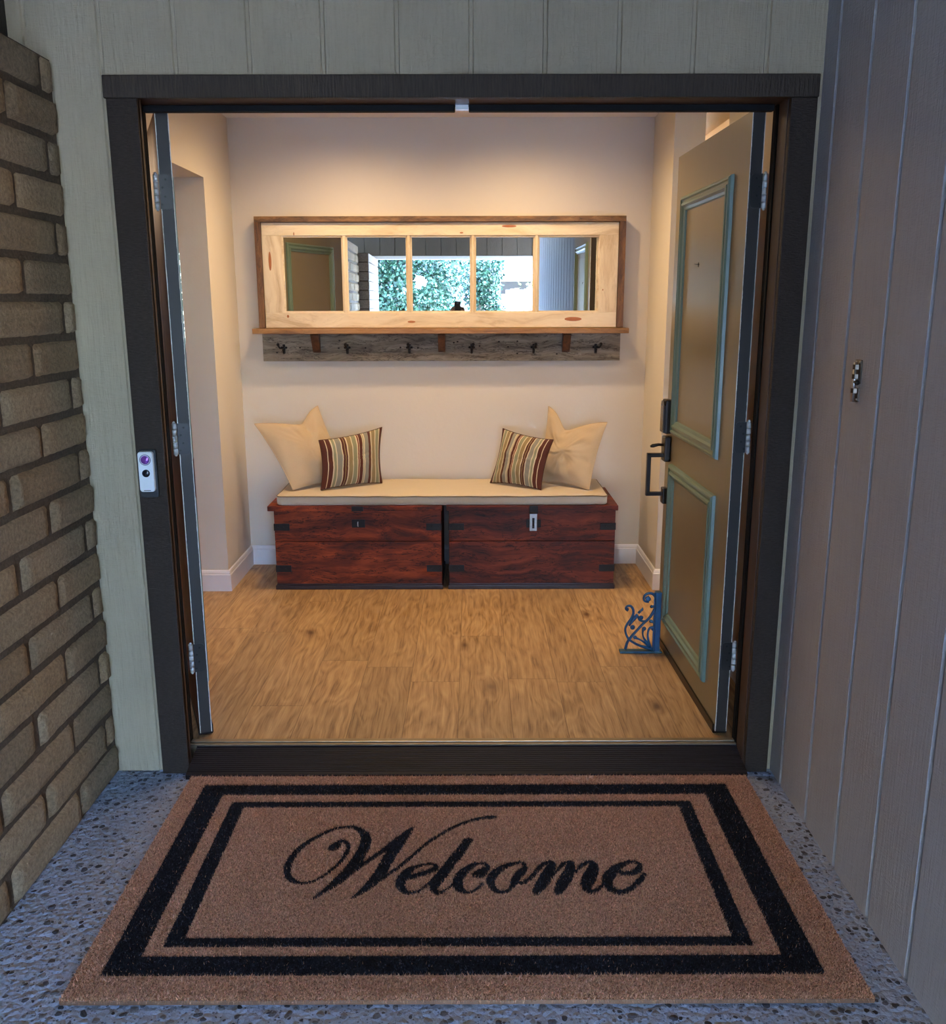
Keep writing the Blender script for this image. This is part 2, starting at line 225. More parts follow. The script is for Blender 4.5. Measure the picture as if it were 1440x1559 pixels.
LETTERS = [[(-0.4003,2.306,0.0077),(-0.3973,2.3085,0.0094),(-0.3942,2.311,0.011),(-0.3911,2.3136,0.0119),(-0.3878,2.316,0.0116),(-0.3844,2.3185,0.0105),(-0.382,2.3216,0.0093),(-0.3815,2.326,0.0079),(-0.382,2.331,0.0064),(-0.3813,2.3352,0.0052),(-0.3782,2.3385,0.0047),(-0.3738,2.3408,0.0046),(-0.369,2.3406,0.0047),(-0.3636,2.3366,0.0052),(-0.3578,2.33,0.0059),(-0.3536,2.3224,0.0065),(-0.3515,2.3141,0.0069),(-0.3508,2.3048,0.0071),(-0.3512,2.2947,0.0072),(-0.3527,2.2833,0.007),(-0.3553,2.2711,0.0067),(-0.358,2.2599,0.0063),(-0.3605,2.2511,0.0059),(-0.3633,2.2432,0.0054),(-0.3671,2.2344,0.005),(-0.3721,2.224,0.0047),(-0.378,2.2127,0.0044),(-0.3846,2.2013,0.0042),(-0.392,2.1894,0.004),(-0.4,2.1773,0.0038),(-0.4088,2.167,0.0037),(-0.4186,2.1585,0.0035),(-0.4291,2.1517,0.0034),(-0.4395,2.1473,0.0034),(-0.4496,2.146,0.0035),(-0.4597,2.1471,0.0038),(-0.4691,2.1502,0.0044),(-0.4778,2.1554,0.0054),(-0.4858,2.1627,0.0067),(-0.4926,2.1714,0.0078),(-0.4978,2.1816,0.0087),(-0.5017,2.1934,0.0094),(-0.5043,2.206,0.0099),(-0.5054,2.2192,0.0102),(-0.5052,2.2332,0.0102),(-0.5037,2.2478,0.0101),(-0.5007,2.2635,0.0098),(-0.4964,2.2798,0.0093),(-0.4911,2.2954,0.0087),(-0.4851,2.3094,0.008),(-0.4781,2.3226,0.0072),(-0.4699,2.3356,0.0065),(-0.4599,2.3491,0.006),(-0.4486,2.3625,0.0056),(-0.437,2.3747,0.0053),(-0.4255,2.3855,0.005),(-0.4137,2.3951,0.0047),(-0.4015,2.4029,0.0045),(-0.3885,2.4086,0.0044),(-0.3751,2.4124,0.0044),(-0.3629,2.4137,0.0046),(-0.3526,2.4125,0.005),(-0.3434,2.4089,0.0056),(-0.3347,2.4025,0.0067),(-0.3257,2.3923,0.0085),(-0.3172,2.3795,0.0108),(-0.3107,2.367,0.0127),(-0.3069,2.3564,0.0138),(-0.3051,2.346,0.0145),(-0.3044,2.3348,0.0151),(-0.3049,2.3224,0.0155),(-0.3065,2.3091,0.0157),(-0.3089,2.2945,0.0159),(-0.312,2.278,0.0164),(-0.3158,2.2602,0.017),(-0.3205,2.2427,0.0171),(-0.3258,2.2259,0.0166),(-0.3319,2.2093,0.0158),(-0.339,2.1929,0.0148),(-0.3477,2.1763,0.0136),(-0.3574,2.1599,0.0123),(-0.3665,2.145,0.0109),(-0.3747,2.1323,0.0093),(-0.3824,2.121,0.0075),(-0.3901,2.1103,0.006),(-0.398,2.0999,0.0047),(-0.4058,2.0901,0.0035),(-0.4136,2.0803,0.0024)],[(-0.3159,2.2051,0.005),(-0.3077,2.2173,0.0053),(-0.2994,2.2296,0.0057),(-0.2903,2.2425,0.006),(-0.2797,2.256,0.0063),(-0.2683,2.2702,0.0065),(-0.2567,2.2854,0.0066),(-0.2454,2.3025,0.0068),(-0.2341,2.3209,0.0069),(-0.2228,2.3389,0.0068),(-0.2111,2.3572,0.0065),(-0.1994,2.3753,0.006),(-0.1898,2.3899,0.0053),(-0.1834,2.3987,0.0045),(-0.1792,2.4038,0.0036),(-0.175,2.4089,0.0027)],[(-0.1725,2.4113,0.0021),(-0.1777,2.4,0.0051),(-0.1829,2.3887,0.008),(-0.1888,2.3758,0.0106),(-0.196,2.3602,0.0126),(-0.2039,2.3431,0.0143),(-0.2113,2.3253,0.0156),(-0.2179,2.3067,0.0163),(-0.224,2.2874,0.0166),(-0.2297,2.2679,0.0168),(-0.2345,2.2484,0.0169),(-0.239,2.2287,0.0168),(-0.2444,2.2088,0.0164),(-0.2515,2.1879,0.0154),(-0.2596,2.1669,0.0141),(-0.2678,2.1485,0.0126),(-0.276,2.1336,0.0107),(-0.2844,2.121,0.0086),(-0.2923,2.1098,0.0067),(-0.2994,2.1002,0.0052),(-0.3061,2.0918,0.004),(-0.3128,2.0835,0.0028)],[(-0.2548,2.1445,0.0036),(-0.2479,2.155,0.0041),(-0.241,2.1655,0.0046),(-0.2335,2.1762,0.0049),(-0.2249,2.1867,0.005),(-0.2158,2.1973,0.005),(-0.2067,2.2086,0.005),(-0.1978,2.2213,0.005),(-0.1889,2.2347,0.0051),(-0.1801,2.2484,0.005),(-0.1715,2.2618,0.0049),(-0.163,2.2754,0.0047),(-0.1542,2.2893,0.0046),(-0.1451,2.304,0.0046),(-0.1357,2.3191,0.0047),(-0.1256,2.3339,0.0047),(-0.1146,2.348,0.0045),(-0.1029,2.3617,0.0043),(-0.0904,2.3753,0.0042),(-0.0773,2.3891,0.0044),(-0.0634,2.4027,0.0046),(-0.0488,2.4155,0.0048),(-0.0329,2.4273,0.0049),(-0.0161,2.4381,0.0048),(-0.0005,2.447,0.0049),(0.0136,2.4533,0.005),(0.0265,2.4576,0.0052),(0.0377,2.4607,0.0055),(0.0465,2.4622,0.0058),(0.0536,2.4624,0.0061),(0.0595,2.4626,0.006),(0.0643,2.4631,0.0051),(0.0681,2.4635,0.0036),(0.0719,2.464,0.0022)],[(-0.1741,2.1679,0.0068),(-0.1638,2.1724,0.0068),(-0.1533,2.177,0.0069),(-0.1432,2.1818,0.0069),(-0.133,2.187,0.0069),(-0.123,2.1925,0.0069),(-0.1144,2.1979,0.0069),(-0.1069,2.2031,0.0069),(-0.1008,2.2081,0.0068),(-0.0977,2.2131,0.0065),(-0.0987,2.2187,0.0056),(-0.1028,2.2242,0.0044),(-0.1082,2.2281,0.0035),(-0.1147,2.2298,0.0032),(-0.1225,2.2298,0.0032),(-0.1307,2.2283,0.0035),(-0.1396,2.2251,0.0038),(-0.1488,2.2205,0.0044),(-0.1574,2.2146,0.0055),(-0.1651,2.2075,0.0074),(-0.1721,2.1992,0.0099),(-0.1781,2.1901,0.0118),(-0.1831,2.1796,0.0129),(-0.1872,2.1683,0.0134),(-0.19,2.158,0.0136),(-0.1915,2.1493,0.0134),(-0.1917,2.1416,0.0129),(-0.1906,2.1344,0.012),(-0.1882,2.1274,0.0108),(-0.1845,2.1208,0.0093),(-0.1801,2.115,0.0079),(-0.175,2.1099,0.0065),(-0.1691,2.1055,0.0052),(-0.1626,2.1035,0.0043),(-0.1553,2.1043,0.0039),(-0.1473,2.1075,0.0038),(-0.1394,2.1129,0.0038),(-0.1317,2.1215,0.0037),(-0.124,2.1325,0.0037),(-0.1169,2.1438,0.0036),(-0.1106,2.1548,0.0036),(-0.1047,2.1661,0.0037),(-0.0988,2.1775,0.0037)],[(-0.0006,2.3433,0.0037),(-0.0089,2.343,0.0035),(-0.0172,2.3428,0.0033),(-0.0254,2.3425,0.0031)],[(-0.0124,2.3379,0.0104),(-0.0204,2.3199,0.0117),(-0.0284,2.3021,0.0129),(-0.0365,2.2844,0.0138),(-0.0446,2.2665,0.0141),(-0.0528,2.2487,0.0141),(-0.0608,2.2309,0.014),(-0.069,2.2123,0.0141),(-0.077,2.1939,0.0143),(-0.0841,2.1775,0.0142),(-0.0904,2.1638,0.014),(-0.0959,2.152,0.0137),(-0.0999,2.1418,0.013),(-0.1023,2.1334,0.012),(-0.1034,2.1266,0.0105),(-0.1027,2.1204,0.0091),(-0.0998,2.114,0.0076),(-0.0952,2.1083,0.006),(-0.0901,2.1051,0.0048),(-0.0848,2.1051,0.004),(-0.0788,2.1077,0.0036),(-0.0725,2.1126,0.0033),(-0.0658,2.1206,0.0031),(-0.0587,2.131,0.003),(-0.0516,2.1416,0.0029)],[(0.0066,2.1811,0.0079),(0.0115,2.1827,0.0098),(0.0164,2.1843,0.0118),(0.0213,2.1871,0.0128),(0.0267,2.1917,0.0123),(0.0321,2.1975,0.0109),(0.0364,2.2034,0.0094),(0.0395,2.209,0.0081),(0.0415,2.2147,0.0067),(0.0416,2.2199,0.0055),(0.0392,2.2248,0.0046),(0.0348,2.2291,0.004),(0.0293,2.2317,0.0038),(0.0226,2.2323,0.0038),(0.0148,2.2312,0.0042),(0.0068,2.2276,0.005),(-0.0016,2.2209,0.0066),(-0.0101,2.2118,0.0086),(-0.0181,2.2016,0.0104),(-0.0256,2.1898,0.0118),(-0.0325,2.177,0.0129),(-0.0374,2.1652,0.0137),(-0.0398,2.1551,0.014),(-0.0403,2.146,0.014),(-0.0394,2.1376,0.0135),(-0.0373,2.1296,0.0122),(-0.0338,2.1224,0.0104),(-0.0296,2.1163,0.0086),(-0.0246,2.1109,0.0067),(-0.0188,2.1066,0.0047),(-0.0128,2.1047,0.0033),(-0.0067,2.1056,0.0029),(-0.0004,2.1088,0.0031),(0.0063,2.1142,0.0033),(0.0133,2.1223,0.0036),(0.0207,2.1327,0.004),(0.0282,2.1431,0.0044)],[(0.1215,2.2331,0.004),(0.1142,2.2304,0.0045),(0.1069,2.2278,0.0049),(0.0991,2.2238,0.0056),(0.0903,2.2178,0.0067),(0.081,2.2105,0.0079),(0.0725,2.2024,0.0091),(0.0647,2.193,0.0102),(0.0577,2.1829,0.0111),(0.0524,2.1732,0.0117),(0.0494,2.1644,0.012),(0.0481,2.1561,0.012),(0.048,2.1478,0.0116),(0.0491,2.1391,0.0108),(0.0515,2.1304,0.0097),(0.0548,2.1228,0.0084),(0.059,2.116,0.0069),(0.0641,2.1101,0.0053),(0.0696,2.1065,0.0042),(0.0758,2.1054,0.0038),(0.0825,2.1064,0.0038),(0.0888,2.1094,0.0042),(0.0943,2.1145,0.0049),(0.0993,2.1216,0.0059),(0.104,2.1303,0.0069),(0.1081,2.1415,0.0082),(0.1119,2.1544,0.0096),(0.1163,2.1665,0.0105),(0.1222,2.1764,0.0107),(0.1288,2.1853,0.0105),(0.1344,2.1939,0.0099),(0.1389,2.2025,0.0089),(0.1424,2.2109,0.0076),(0.1437,2.2186,0.0064),(0.1419,2.2258,0.0053),(0.1379,2.2323,0.0043),(0.1337,2.2364,0.0036),(0.1298,2.2369,0.0035),(0.1256,2.235,0.0038),(0.1215,2.2331,0.004)],[(0.1152,2.1427,0.0043),(0.1211,2.1436,0.0042),(0.127,2.1446,0.0042),(0.1328,2.1464,0.0043),(0.1383,2.1493,0.0046),(0.1436,2.1531,0.0051),(0.149,2.1583,0.0054),(0.1546,2.1655,0.0057),(0.1603,2.1741,0.0058),(0.1663,2.1839,0.0059),(0.1729,2.1959,0.006),(0.1798,2.2091,0.0061),(0.1867,2.22,0.006),(0.1932,2.2266,0.0054),(0.1995,2.2308,0.0045),(0.2058,2.235,0.0036)],[(0.2083,2.235,0.0045),(0.2123,2.2323,0.0068),(0.2162,2.2295,0.009),(0.2174,2.2232,0.011),(0.2139,2.2109,0.0126),(0.2077,2.1952,0.0138),(0.2014,2.1801,0.0147),(0.1957,2.167,0.0153),(0.1898,2.1544,0.0154),(0.1838,2.1424,0.015),(0.1778,2.1311,0.0137),(0.1718,2.1203,0.0118),(0.1658,2.1096,0.01)],[(0.201,2.1462,0.0019),(0.21,2.1627,0.0022),(0.219,2.1795,0.0025),(0.2272,2.1942,0.003),(0.2339,2.2062,0.0038),(0.2396,2.2161,0.0048),(0.2449,2.2239,0.0055),(0.2498,2.2299,0.0051),(0.2543,2.2337,0.0043),(0.2585,2.2348,0.0045),(0.2632,2.2329,0.0065),(0.2676,2.2283,0.0095),(0.2695,2.2209,0.012),(0.2676,2.2097,0.0133),(0.2632,2.1958,0.0142),(0.258,2.1819,0.0147),(0.2522,2.1683,0.0152),(0.2456,2.1547,0.0153),(0.2394,2.1421,0.015),(0.2338,2.1312,0.014),(0.2285,2.1212,0.0125),(0.2232,2.1112,0.011)],[(0.2785,2.1899,0.0025),(0.2856,2.2012,0.0036),(0.2927,2.2125,0.0048),(0.2996,2.222,0.0055),(0.3064,2.2292,0.0052),(0.313,2.2343,0.0044),(0.3188,2.2362,0.0045),(0.3243,2.2338,0.0063),(0.329,2.2282,0.009),(0.3313,2.2206,0.0115),(0.3302,2.2108,0.0134),(0.3268,2.1992,0.015),(0.3226,2.1877,0.0162),(0.3175,2.1767,0.0169),(0.3117,2.1658,0.0172),(0.3068,2.1556,0.017),(0.3032,2.1464,0.0162),(0.3006,2.138,0.015),(0.2995,2.1301,0.0135),(0.3005,2.1223,0.0116),(0.303,2.115,0.0094),(0.3066,2.1101,0.0076),(0.3113,2.1079,0.0065),(0.317,2.108,0.0058),(0.3234,2.1108,0.0052),(0.3305,2.1172,0.0048),(0.3382,2.1265,0.0046),(0.346,2.1358,0.0043)],[(0.401,2.1852,0.0059),(0.4103,2.1846,0.006),(0.4195,2.184,0.0061),(0.428,2.1851,0.0064),(0.4355,2.1889,0.0071),(0.4423,2.1945,0.0079),(0.448,2.2005,0.0084),(0.453,2.207,0.0084),(0.457,2.2139,0.008),(0.4585,2.2204,0.0075),(0.4566,2.2265,0.0065),(0.4523,2.2322,0.0053),(0.4467,2.236,0.0045),(0.4402,2.2375,0.0042),(0.4324,2.237,0.0043),(0.4238,2.234,0.005),(0.4141,2.2276,0.0065),(0.4036,2.2188,0.0086),(0.3936,2.209,0.0104),(0.3843,2.1986,0.0118),(0.3754,2.1873,0.0129),(0.3682,2.1765,0.0137),(0.3628,2.1668,0.0143),(0.3589,2.1577,0.0147),(0.3568,2.1487,0.0145),(0.3569,2.1393,0.0137),(0.3589,2.1301,0.0124),(0.3621,2.1221,0.011),(0.3666,2.1151,0.0094),(0.3724,2.1092,0.0077),(0.3787,2.1055,0.0064),(0.3854,2.1045,0.0061),(0.3928,2.1058,0.0063),(0.4007,2.1093,0.0064),(0.4099,2.1156,0.0064),(0.4197,2.1243,0.0064),(0.4288,2.1334,0.0065),(0.4369,2.1426,0.0068),(0.4444,2.1522,0.0072),(0.4507,2.1609,0.0073),(0.4553,2.1679,0.007),(0.4588,2.174,0.0064),(0.4623,2.1801,0.0059)]]
SCROLLS = [[(0.7488,0.2852,0.0066),(0.7439,0.2875,0.0059),(0.739,0.2899,0.0051),(0.737,0.292,0.0049),(0.7396,0.2939,0.0055),(0.7451,0.2956,0.0066),(0.7507,0.2974,0.0077)],[(0.7491,0.2779,0.0066),(0.7433,0.2779,0.0058),(0.7375,0.2778,0.005),(0.7328,0.2792,0.0044),(0.7297,0.2827,0.0044),(0.7277,0.2876,0.0046),(0.727,0.2926,0.0049),(0.7275,0.2974,0.005),(0.7293,0.3023,0.0052),(0.7322,0.3066,0.0053),(0.7365,0.3103,0.0055),(0.7419,0.3134,0.0056),(0.7476,0.3151,0.0057),(0.7536,0.3151,0.0059),(0.7597,0.3138,0.0061),(0.7651,0.3114,0.0062),(0.7695,0.3077,0.0061),(0.7732,0.3028,0.0059),(0.7757,0.2973,0.0057),(0.7765,0.2912,0.0057),(0.7762,0.2845,0.0057),(0.7758,0.2778,0.0057)],[(0.6624,0.2391,0.0066),(0.6586,0.2414,0.006),(0.6548,0.2437,0.0054),(0.6528,0.2465,0.0049),(0.6534,0.2505,0.0046),(0.6557,0.255,0.0044),(0.6589,0.2582,0.0044),(0.6632,0.2595,0.0046),(0.6685,0.2596,0.005),(0.6733,0.2581,0.0053),(0.6773,0.2546,0.0055),(0.6809,0.2496,0.0057),(0.6836,0.2439,0.0057),(0.6853,0.2379,0.0056),(0.686,0.2313,0.0055),(0.6857,0.2244,0.0053),(0.684,0.2171,0.0053),(0.6811,0.2096,0.0053),(0.6777,0.2023,0.0053),(0.6735,0.1956,0.0052),(0.6687,0.1891,0.005),(0.6644,0.1827,0.0049),(0.6606,0.176,0.0048),(0.6574,0.1694,0.0048),(0.655,0.163,0.0049),(0.6539,0.1572,0.0049),(0.6538,0.1518,0.0049),(0.6545,0.1457,0.0049),(0.6562,0.1385,0.0048),(0.6587,0.1307,0.0048),(0.6618,0.1234,0.0049),(0.6652,0.1172,0.005),(0.6692,0.1115,0.0052),(0.6741,0.106,0.0053),(0.6805,0.1008,0.0053),(0.6879,0.0958,0.0053),(0.6958,0.0911,0.0053),(0.7042,0.0865,0.0054),(0.7132,0.0823,0.0055),(0.7221,0.0786,0.0057),(0.7308,0.0757,0.0062),(0.7395,0.0733,0.0067),(0.7482,0.071,0.0071),(0.7569,0.0685,0.0071),(0.7656,0.066,0.0068),(0.7743,0.0635,0.0066)],[(0.6574,0.0638,0.0066),(0.6596,0.0748,0.0063),(0.6618,0.0857,0.006),(0.6651,0.0961,0.0057),(0.6701,0.1056,0.0057),(0.6763,0.1145,0.0057),(0.6829,0.1234,0.0057),(0.69,0.1324,0.0056),(0.6976,0.1415,0.0054),(0.7053,0.1505,0.0053),(0.7126,0.1596,0.0053),(0.72,0.1688,0.0053),(0.7276,0.1776,0.0053),(0.736,0.186,0.0054),(0.7446,0.194,0.0056),(0.7522,0.2021,0.0057),(0.7582,0.2103,0.0059),(0.7631,0.2184,0.0061),(0.7675,0.2266,0.0062),(0.7714,0.2347,0.0061),(0.7748,0.2429,0.0059),(0.7781,0.251,0.0057)],[(0.6695,0.1704,0.004),(0.674,0.1771,0.0045),(0.6785,0.1838,0.005),(0.6828,0.19,0.0055),(0.6867,0.1952,0.0063),(0.6904,0.1998,0.0071),(0.6939,0.2047,0.0075),(0.6969,0.2103,0.0071),(0.6997,0.2161,0.0063),(0.7025,0.2219,0.0055)],[(0.707,0.2267,0.0057),(0.71,0.23,0.0056),(0.713,0.2333,0.0055),(0.7159,0.2365,0.0053)],[(0.7171,0.237,0.0049),(0.7195,0.2393,0.0048),(0.722,0.2415,0.0047),(0.7238,0.2438,0.0044),(0.7244,0.2462,0.0038),(0.7243,0.2487,0.003),(0.7242,0.2512,0.0022)],[(0.7051,0.2145,0.004),(0.7074,0.2084,0.0046),(0.7096,0.2023,0.0052),(0.7128,0.1973,0.0055),(0.7178,0.1937,0.0055),(0.7237,0.1913,0.0051),(0.7294,0.1899,0.0049),(0.7342,0.19,0.0047),(0.7388,0.1911,0.0046),(0.7433,0.1923,0.0044)],[(0.7686,0.2559,0.0066),(0.7733,0.2559,0.0066),(0.7779,0.2559,0.0066),(0.7826,0.2559,0.0066)],[(0.7632,0.1898,0.0057),(0.7708,0.1857,0.0049),(0.7783,0.1816,0.0041),(0.7859,0.1774,0.0033)],[(0.7308,0.1554,0.0066),(0.7298,0.1497,0.0056),(0.7289,0.1441,0.0047),(0.7286,0.1381,0.004),(0.7292,0.1317,0.0037),(0.7305,0.125,0.0038),(0.7327,0.1183,0.004),(0.736,0.1116,0.0044),(0.7402,0.1048,0.005),(0.7447,0.0984,0.0055),(0.7495,0.0924,0.006),(0.7545,0.0867,0.0066),(0.7595,0.0809,0.0071)],[(0.7799,0.154,0.0066),(0.7776,0.1568,0.0062),(0.7753,0.1595,0.0059),(0.7726,0.1614,0.0055),(0.7689,0.1625,0.0053),(0.7647,0.1627,0.005),(0.7609,0.1615,0.0049),(0.7576,0.1584,0.0047),(0.7547,0.1538,0.0045),(0.7526,0.1479,0.0044),(0.7514,0.1406,0.0043),(0.7509,0.132,0.0043),(0.7512,0.1232,0.0044),(0.7523,0.1144,0.0047),(0.7542,0.1053,0.0052),(0.7566,0.0959,0.0055),(0.7597,0.0861,0.0056),(0.7635,0.076,0.0056),(0.7672,0.066,0.0055)],[(0.6948,0.1171,0.0055),(0.702,0.1144,0.0047),(0.7093,0.1116,0.0038),(0.7162,0.1084,0.0033),(0.7227,0.1047,0.0034),(0.7289,0.1006,0.0038),(0.7355,0.0959,0.0044),(0.7425,0.0905,0.0051),(0.7499,0.0845,0.0059),(0.7573,0.0785,0.0066)]]
SCROLL_BALLS = [(0.7475,0.2889,0.011),(0.6592,0.2435,0.0075),(0.6849,0.1629,0.011),(0.7195,0.2059,0.0102),(0.6914,0.2084,0.008),(0.7617,0.2554,0.0075),(0.7621,0.1898,0.0084),(0.7342,0.1566,0.0093),(0.7728,0.1553,0.0088),(0.6972,0.1171,0.0084)]
TILT = 0.0
SKY_S, SUN_S, DOWN_W, EXPO = 8.8, 9.0, 38.0, 0.55

# ================================================================== SETTING
ZF = .05           # hall floor height above the porch slab
def struct(o): o['kind'] = 'structure'; return o

# exposed aggregate slab
t = NT('exposed_aggregate'); v = t.coord()
vo = t.n('ShaderNodeTexVoronoi', Vector=t.n('ShaderNodeVectorMath', {'operation': 'MULTIPLY_ADD'}, _0=t.n('ShaderNodeTexNoise', Vector=v, Scale=30).outputs[1], _1=(.02,) * 3, _2=v).outputs[0], Scale=56, Randomness=1)
vo2 = t.n('ShaderNodeTexVoronoi', Vector=t.map(v, loc=(3, 1, 0)), Scale=150)
rnd = t.n('ShaderNodeSeparateColor', Color=vo.outputs['Color']).outputs
peb = t.math('LESS_THAN', vo.outputs['Distance'], t.math('MULTIPLY', rnd[0], .55))
stone = t.ramp(rnd[1], [(0, lin(40, 40, 44)), (.4, lin(84, 86, 92)), (.7, lin(128, 128, 128)), (1, lin(50, 52, 58))])
keep = t.math('MULTIPLY', peb, t.math('GREATER_THAN', rnd[2], .45))
cem = t.mix(t.noise(v, 9, 6, .7), lin(122, 131, 144), lin(172, 181, 196))
rn2 = t.n('ShaderNodeSeparateColor', Color=vo2.outputs['Color']).outputs
cem = t.mix(t.math('MULTIPLY', t.math('LESS_THAN', vo2.outputs['Distance'], t.math('MULTIPLY', rn2[0], .5)), t.math('MULTIPLY', rn2[1], .9)), cem, lin(58, 62, 70))
hh = t.math('ADD', t.math('MULTIPLY', t.math('SUBTRACT', .5, vo.outputs['Distance']), 1.), t.math('MULTIPLY', t.noise(v, 45, 5, .7), 1.0))
nrm = t.bump(hh, 1., .012)
M['aggregate'] = t.fin(t.mix(keep, cem, stone), .75, 0, nrm, .35)
mb = MB(); mb.box(-1.6, 1.3, -3.0, 2.765, -.12, 0); mb.box(-1.3, 1.3, 2.765, 2.95, -.12, -.001)
struct(mb.build('porch_floor', M['aggregate']))
t = NT('driveway'); v = t.coord(); M['drive'] = t.fin(t.mix(t.noise(v, 1.5, 6), lin(150, 148, 142), lin(190, 186, 178)), .9)
mb = MB(); mb.box(-40, 40, -60, -3.0, -.3, -.14); mb.box(-40, -1.6, -3.0, 9, -.3, -.14); mb.box(1.3, 40, -3.0, 9, -.3, -.14); mb.box(-40, 40, 9, 40, -.3, -.14)
struct(mb.build('outdoor_ground', M['drive']))

# grooved siding panels (extruded profile)
def grooved(mb, a0, a1, z0, z1, grooves, face, back, fn, w=.0075, d=.006, m=0):
    pts = [(a0, face)]
    for g in sorted(grooves):
        if a0 + w < g < a1 - w: pts += [(g - w, face), (g - w * .55, face + d), (g + w * .55, face + d), (g + w, face)]
    pts += [(a1, face)]
    n = len(pts)
    V = [fn(a, b, z0) for a, b in pts] + [fn(a, b, z1) for a, b in pts]
    mb.add(V, [(i, i + 1, n + i + 1, n + i) for i in range(n - 1)], m)
    c = [fn(a0, back, z0), fn(a1, back, z0), fn(a1, back, z1), fn(a0, back, z1)]
    mb.add(c, [(0, 1, 2, 3)], m)
    mb.add([V[0], c[0], c[3], V[n]], [(0, 1, 2, 3)], m); mb.add([V[n - 1], c[1], c[2], V[-1]], [(0, 1, 2, 3)], m)
    mb.add([V[n + i] for i in range(n)] + [c[2], c[3]], [tuple(range(n + 2))], m)
    mb.add([V[i] for i in range(n)] + [c[1], c[0]], [tuple(range(n + 2))], m)
FY = 2.772
gx = [-1.2385 + .2066 * i for i in range(12)]
fr = lambda a, b, z: (a, b, z)
mb = MB()
grooved(mb, -1.285, .989, 2.105, 2.6, gx, FY, 2.885, fr)
grooved(mb, -1.285, -.985, 0, 2.105, gx, FY, 2.885, fr)
grooved(mb, .918, .989, 0, 2.105, [], FY, 2.885, fr)
struct(mb.build('wall_front', M['siding']))
gy = [2.668, 2.446, 2.226, 2.009, 1.797]
while gy[-1] > -1.6: gy.append(gy[-1] - .209)
mb = MB(); grooved(mb, -1.75, FY + .1, 0, 2.6, gy, .989, 1.10, lambda a, b, z: (b, a, z), w=.009, d=.009)
struct(mb.build('wall_right', M['siding_grey']))

# slump block wall on the left
def blocks(mb, cols, y0, y1, xf, xb, ztop, fy=None, joints=(2.695, 2.475), per=.42, ch=.1092, ncourse=20):
    for c in range(ncourse):
        zt = ztop - c * ch; zb = zt - ch
        if zb < -.02: zb = 0
        js = []; j = joints[c % 2]
        while j > y0: js.append(j); j -= per
        ed = [y1] + js + [y0]
        for a, b in zip(ed[1:], ed[:-1]):
            if b - a < .03: continue
            g = .0030 + random.random() * .0012; y_a, y_b = a + g, b - (g if b < y1 else 0)
            lo, hi = zb + .0045, zt - .003
            off = random.uniform(-.003, .004); seed = Vector((random.random() * 50, random.random() * 50, 0))
            L = y_b - y_a; Hh = hi - lo; ny = max(4, int(L / .022)); nz = 7
            tone = random.uniform(.82, 1.12); hue = random.uniform(-1, 1)
            col = (.285 * tone * (1 + .05 * hue), .202 * tone, .115 * tone * (1 - .06 * hue))
            def fn(s_, t_, y_a=y_a, L=L, lo=lo, Hh=Hh, off=off, seed=seed):
                u_ = 2 * s_ - 1; w_ = 2 * t_ - 1
                # squeeze spacing to the border
                w2 = w_
                y = y_a + L * (u_ + 1) / 2; z = lo + Hh * (w2 + 1) / 2
                n1 = noise.noise(Vector((y * 9, z * 9, 0)) + seed); n2 = noise.noise(Vector((y * 45, z * 45, 3)) + seed)
                ey = max(0, 1 - (1 - abs(u_)) * L / 2 / .006); ez = max(0, 1 - (1 - abs(w_)) * Hh / 2 / .014)
                x = xf + off + .004 * n1 + .0025 * n2 - .003 * ey ** 2 - .008 * ez ** 2
                if abs(w_) > .99: z += .0035 * n2
                if abs(u_) > .99: y += .003 * n1
                if abs(w_) > .99: x = xf - .022
                if abs(u_) > .99: x = xf - .022
                return (x, y, z)
            n0 = len(mb.f); mb.grid(fn, ny, nz, 0, True); cols += [col] * (len(mb.f) - n0)
def color_faces(o, cols):
    me = o.data; at = me.color_attributes.new('Col', 'FLOAT_COLOR', 'CORNER')
    tot = np.empty(len(me.polygons), int); me.polygons.foreach_get('loop_total', tot)
    c = np.repeat(np.c_[np.array(cols, float), np.ones(len(cols))], tot, axis=0)
    at.data.foreach_set('color', c.ravel())
M['block'] = m_attr('slump_block', .85, (95, .9, .006))
mb = MB(); cols = []
blocks(mb, cols, -1.3, FY - .001, -1.165, 0, 2.183)
n0 = len(mb.f); mb.box(-1.31, -1.177, -1.3, FY - .001, 0, 2.176); cols += [(.09, .064, .040)] * (len(mb.f) - n0)
o = mb.build('wall_left', M['block'], fix=False); color_faces(o, cols); struct(o)
mb = MB(); grooved(mb, -1.3, FY + .1, 2.17, 2.6, [2.6, 2.39, 2.18], 1.287, 1.34, lambda a, b, z: (-b, a, z)); struct(mb.build('wall_upper_left', M['siding_dark']))
# block pier at the street end of that wall
def pier_faces(mb, cols, xa, xb, ya, yb, zt):
    for c in range(20):
        z1 = zt - c * .1092; z0 = max(0, z1 - .1092)
        for (x0, x1, y0, y1) in ([(xa, xb, ya, (ya + yb) / 2 - .004), (xa, xb, (ya + yb) / 2 + .004, yb)] if c % 2 else
                                 [(xa, xb, ya, ya + .4), (xa, xb, ya + .408, yb - .408), (xa, xb, yb - .4, yb)]):
            tn = random.uniform(.85, 1.12); n0 = len(mb.f)
            mb.box(x0, x1, y0, y1, z0 + .006, z1 - .004, bev=.006); cols += [(.33 * tn, .28 * tn, .23 * tn)] * (len(mb.f) - n0)
mb = MB(); cols = []; pier_faces(mb, cols, -1.45, -1.045, -2.9, -1.31, 2.10)
n0 = len(mb.f); mb.box(-1.44, -1.055, -2.89, -1.32, 0, 2.10); cols += [(.09, .064, .040)] * (len(mb.f) - n0)
o = mb.build('wall_pier', M['block'], fix=False); color_faces(o, cols); struct(o)
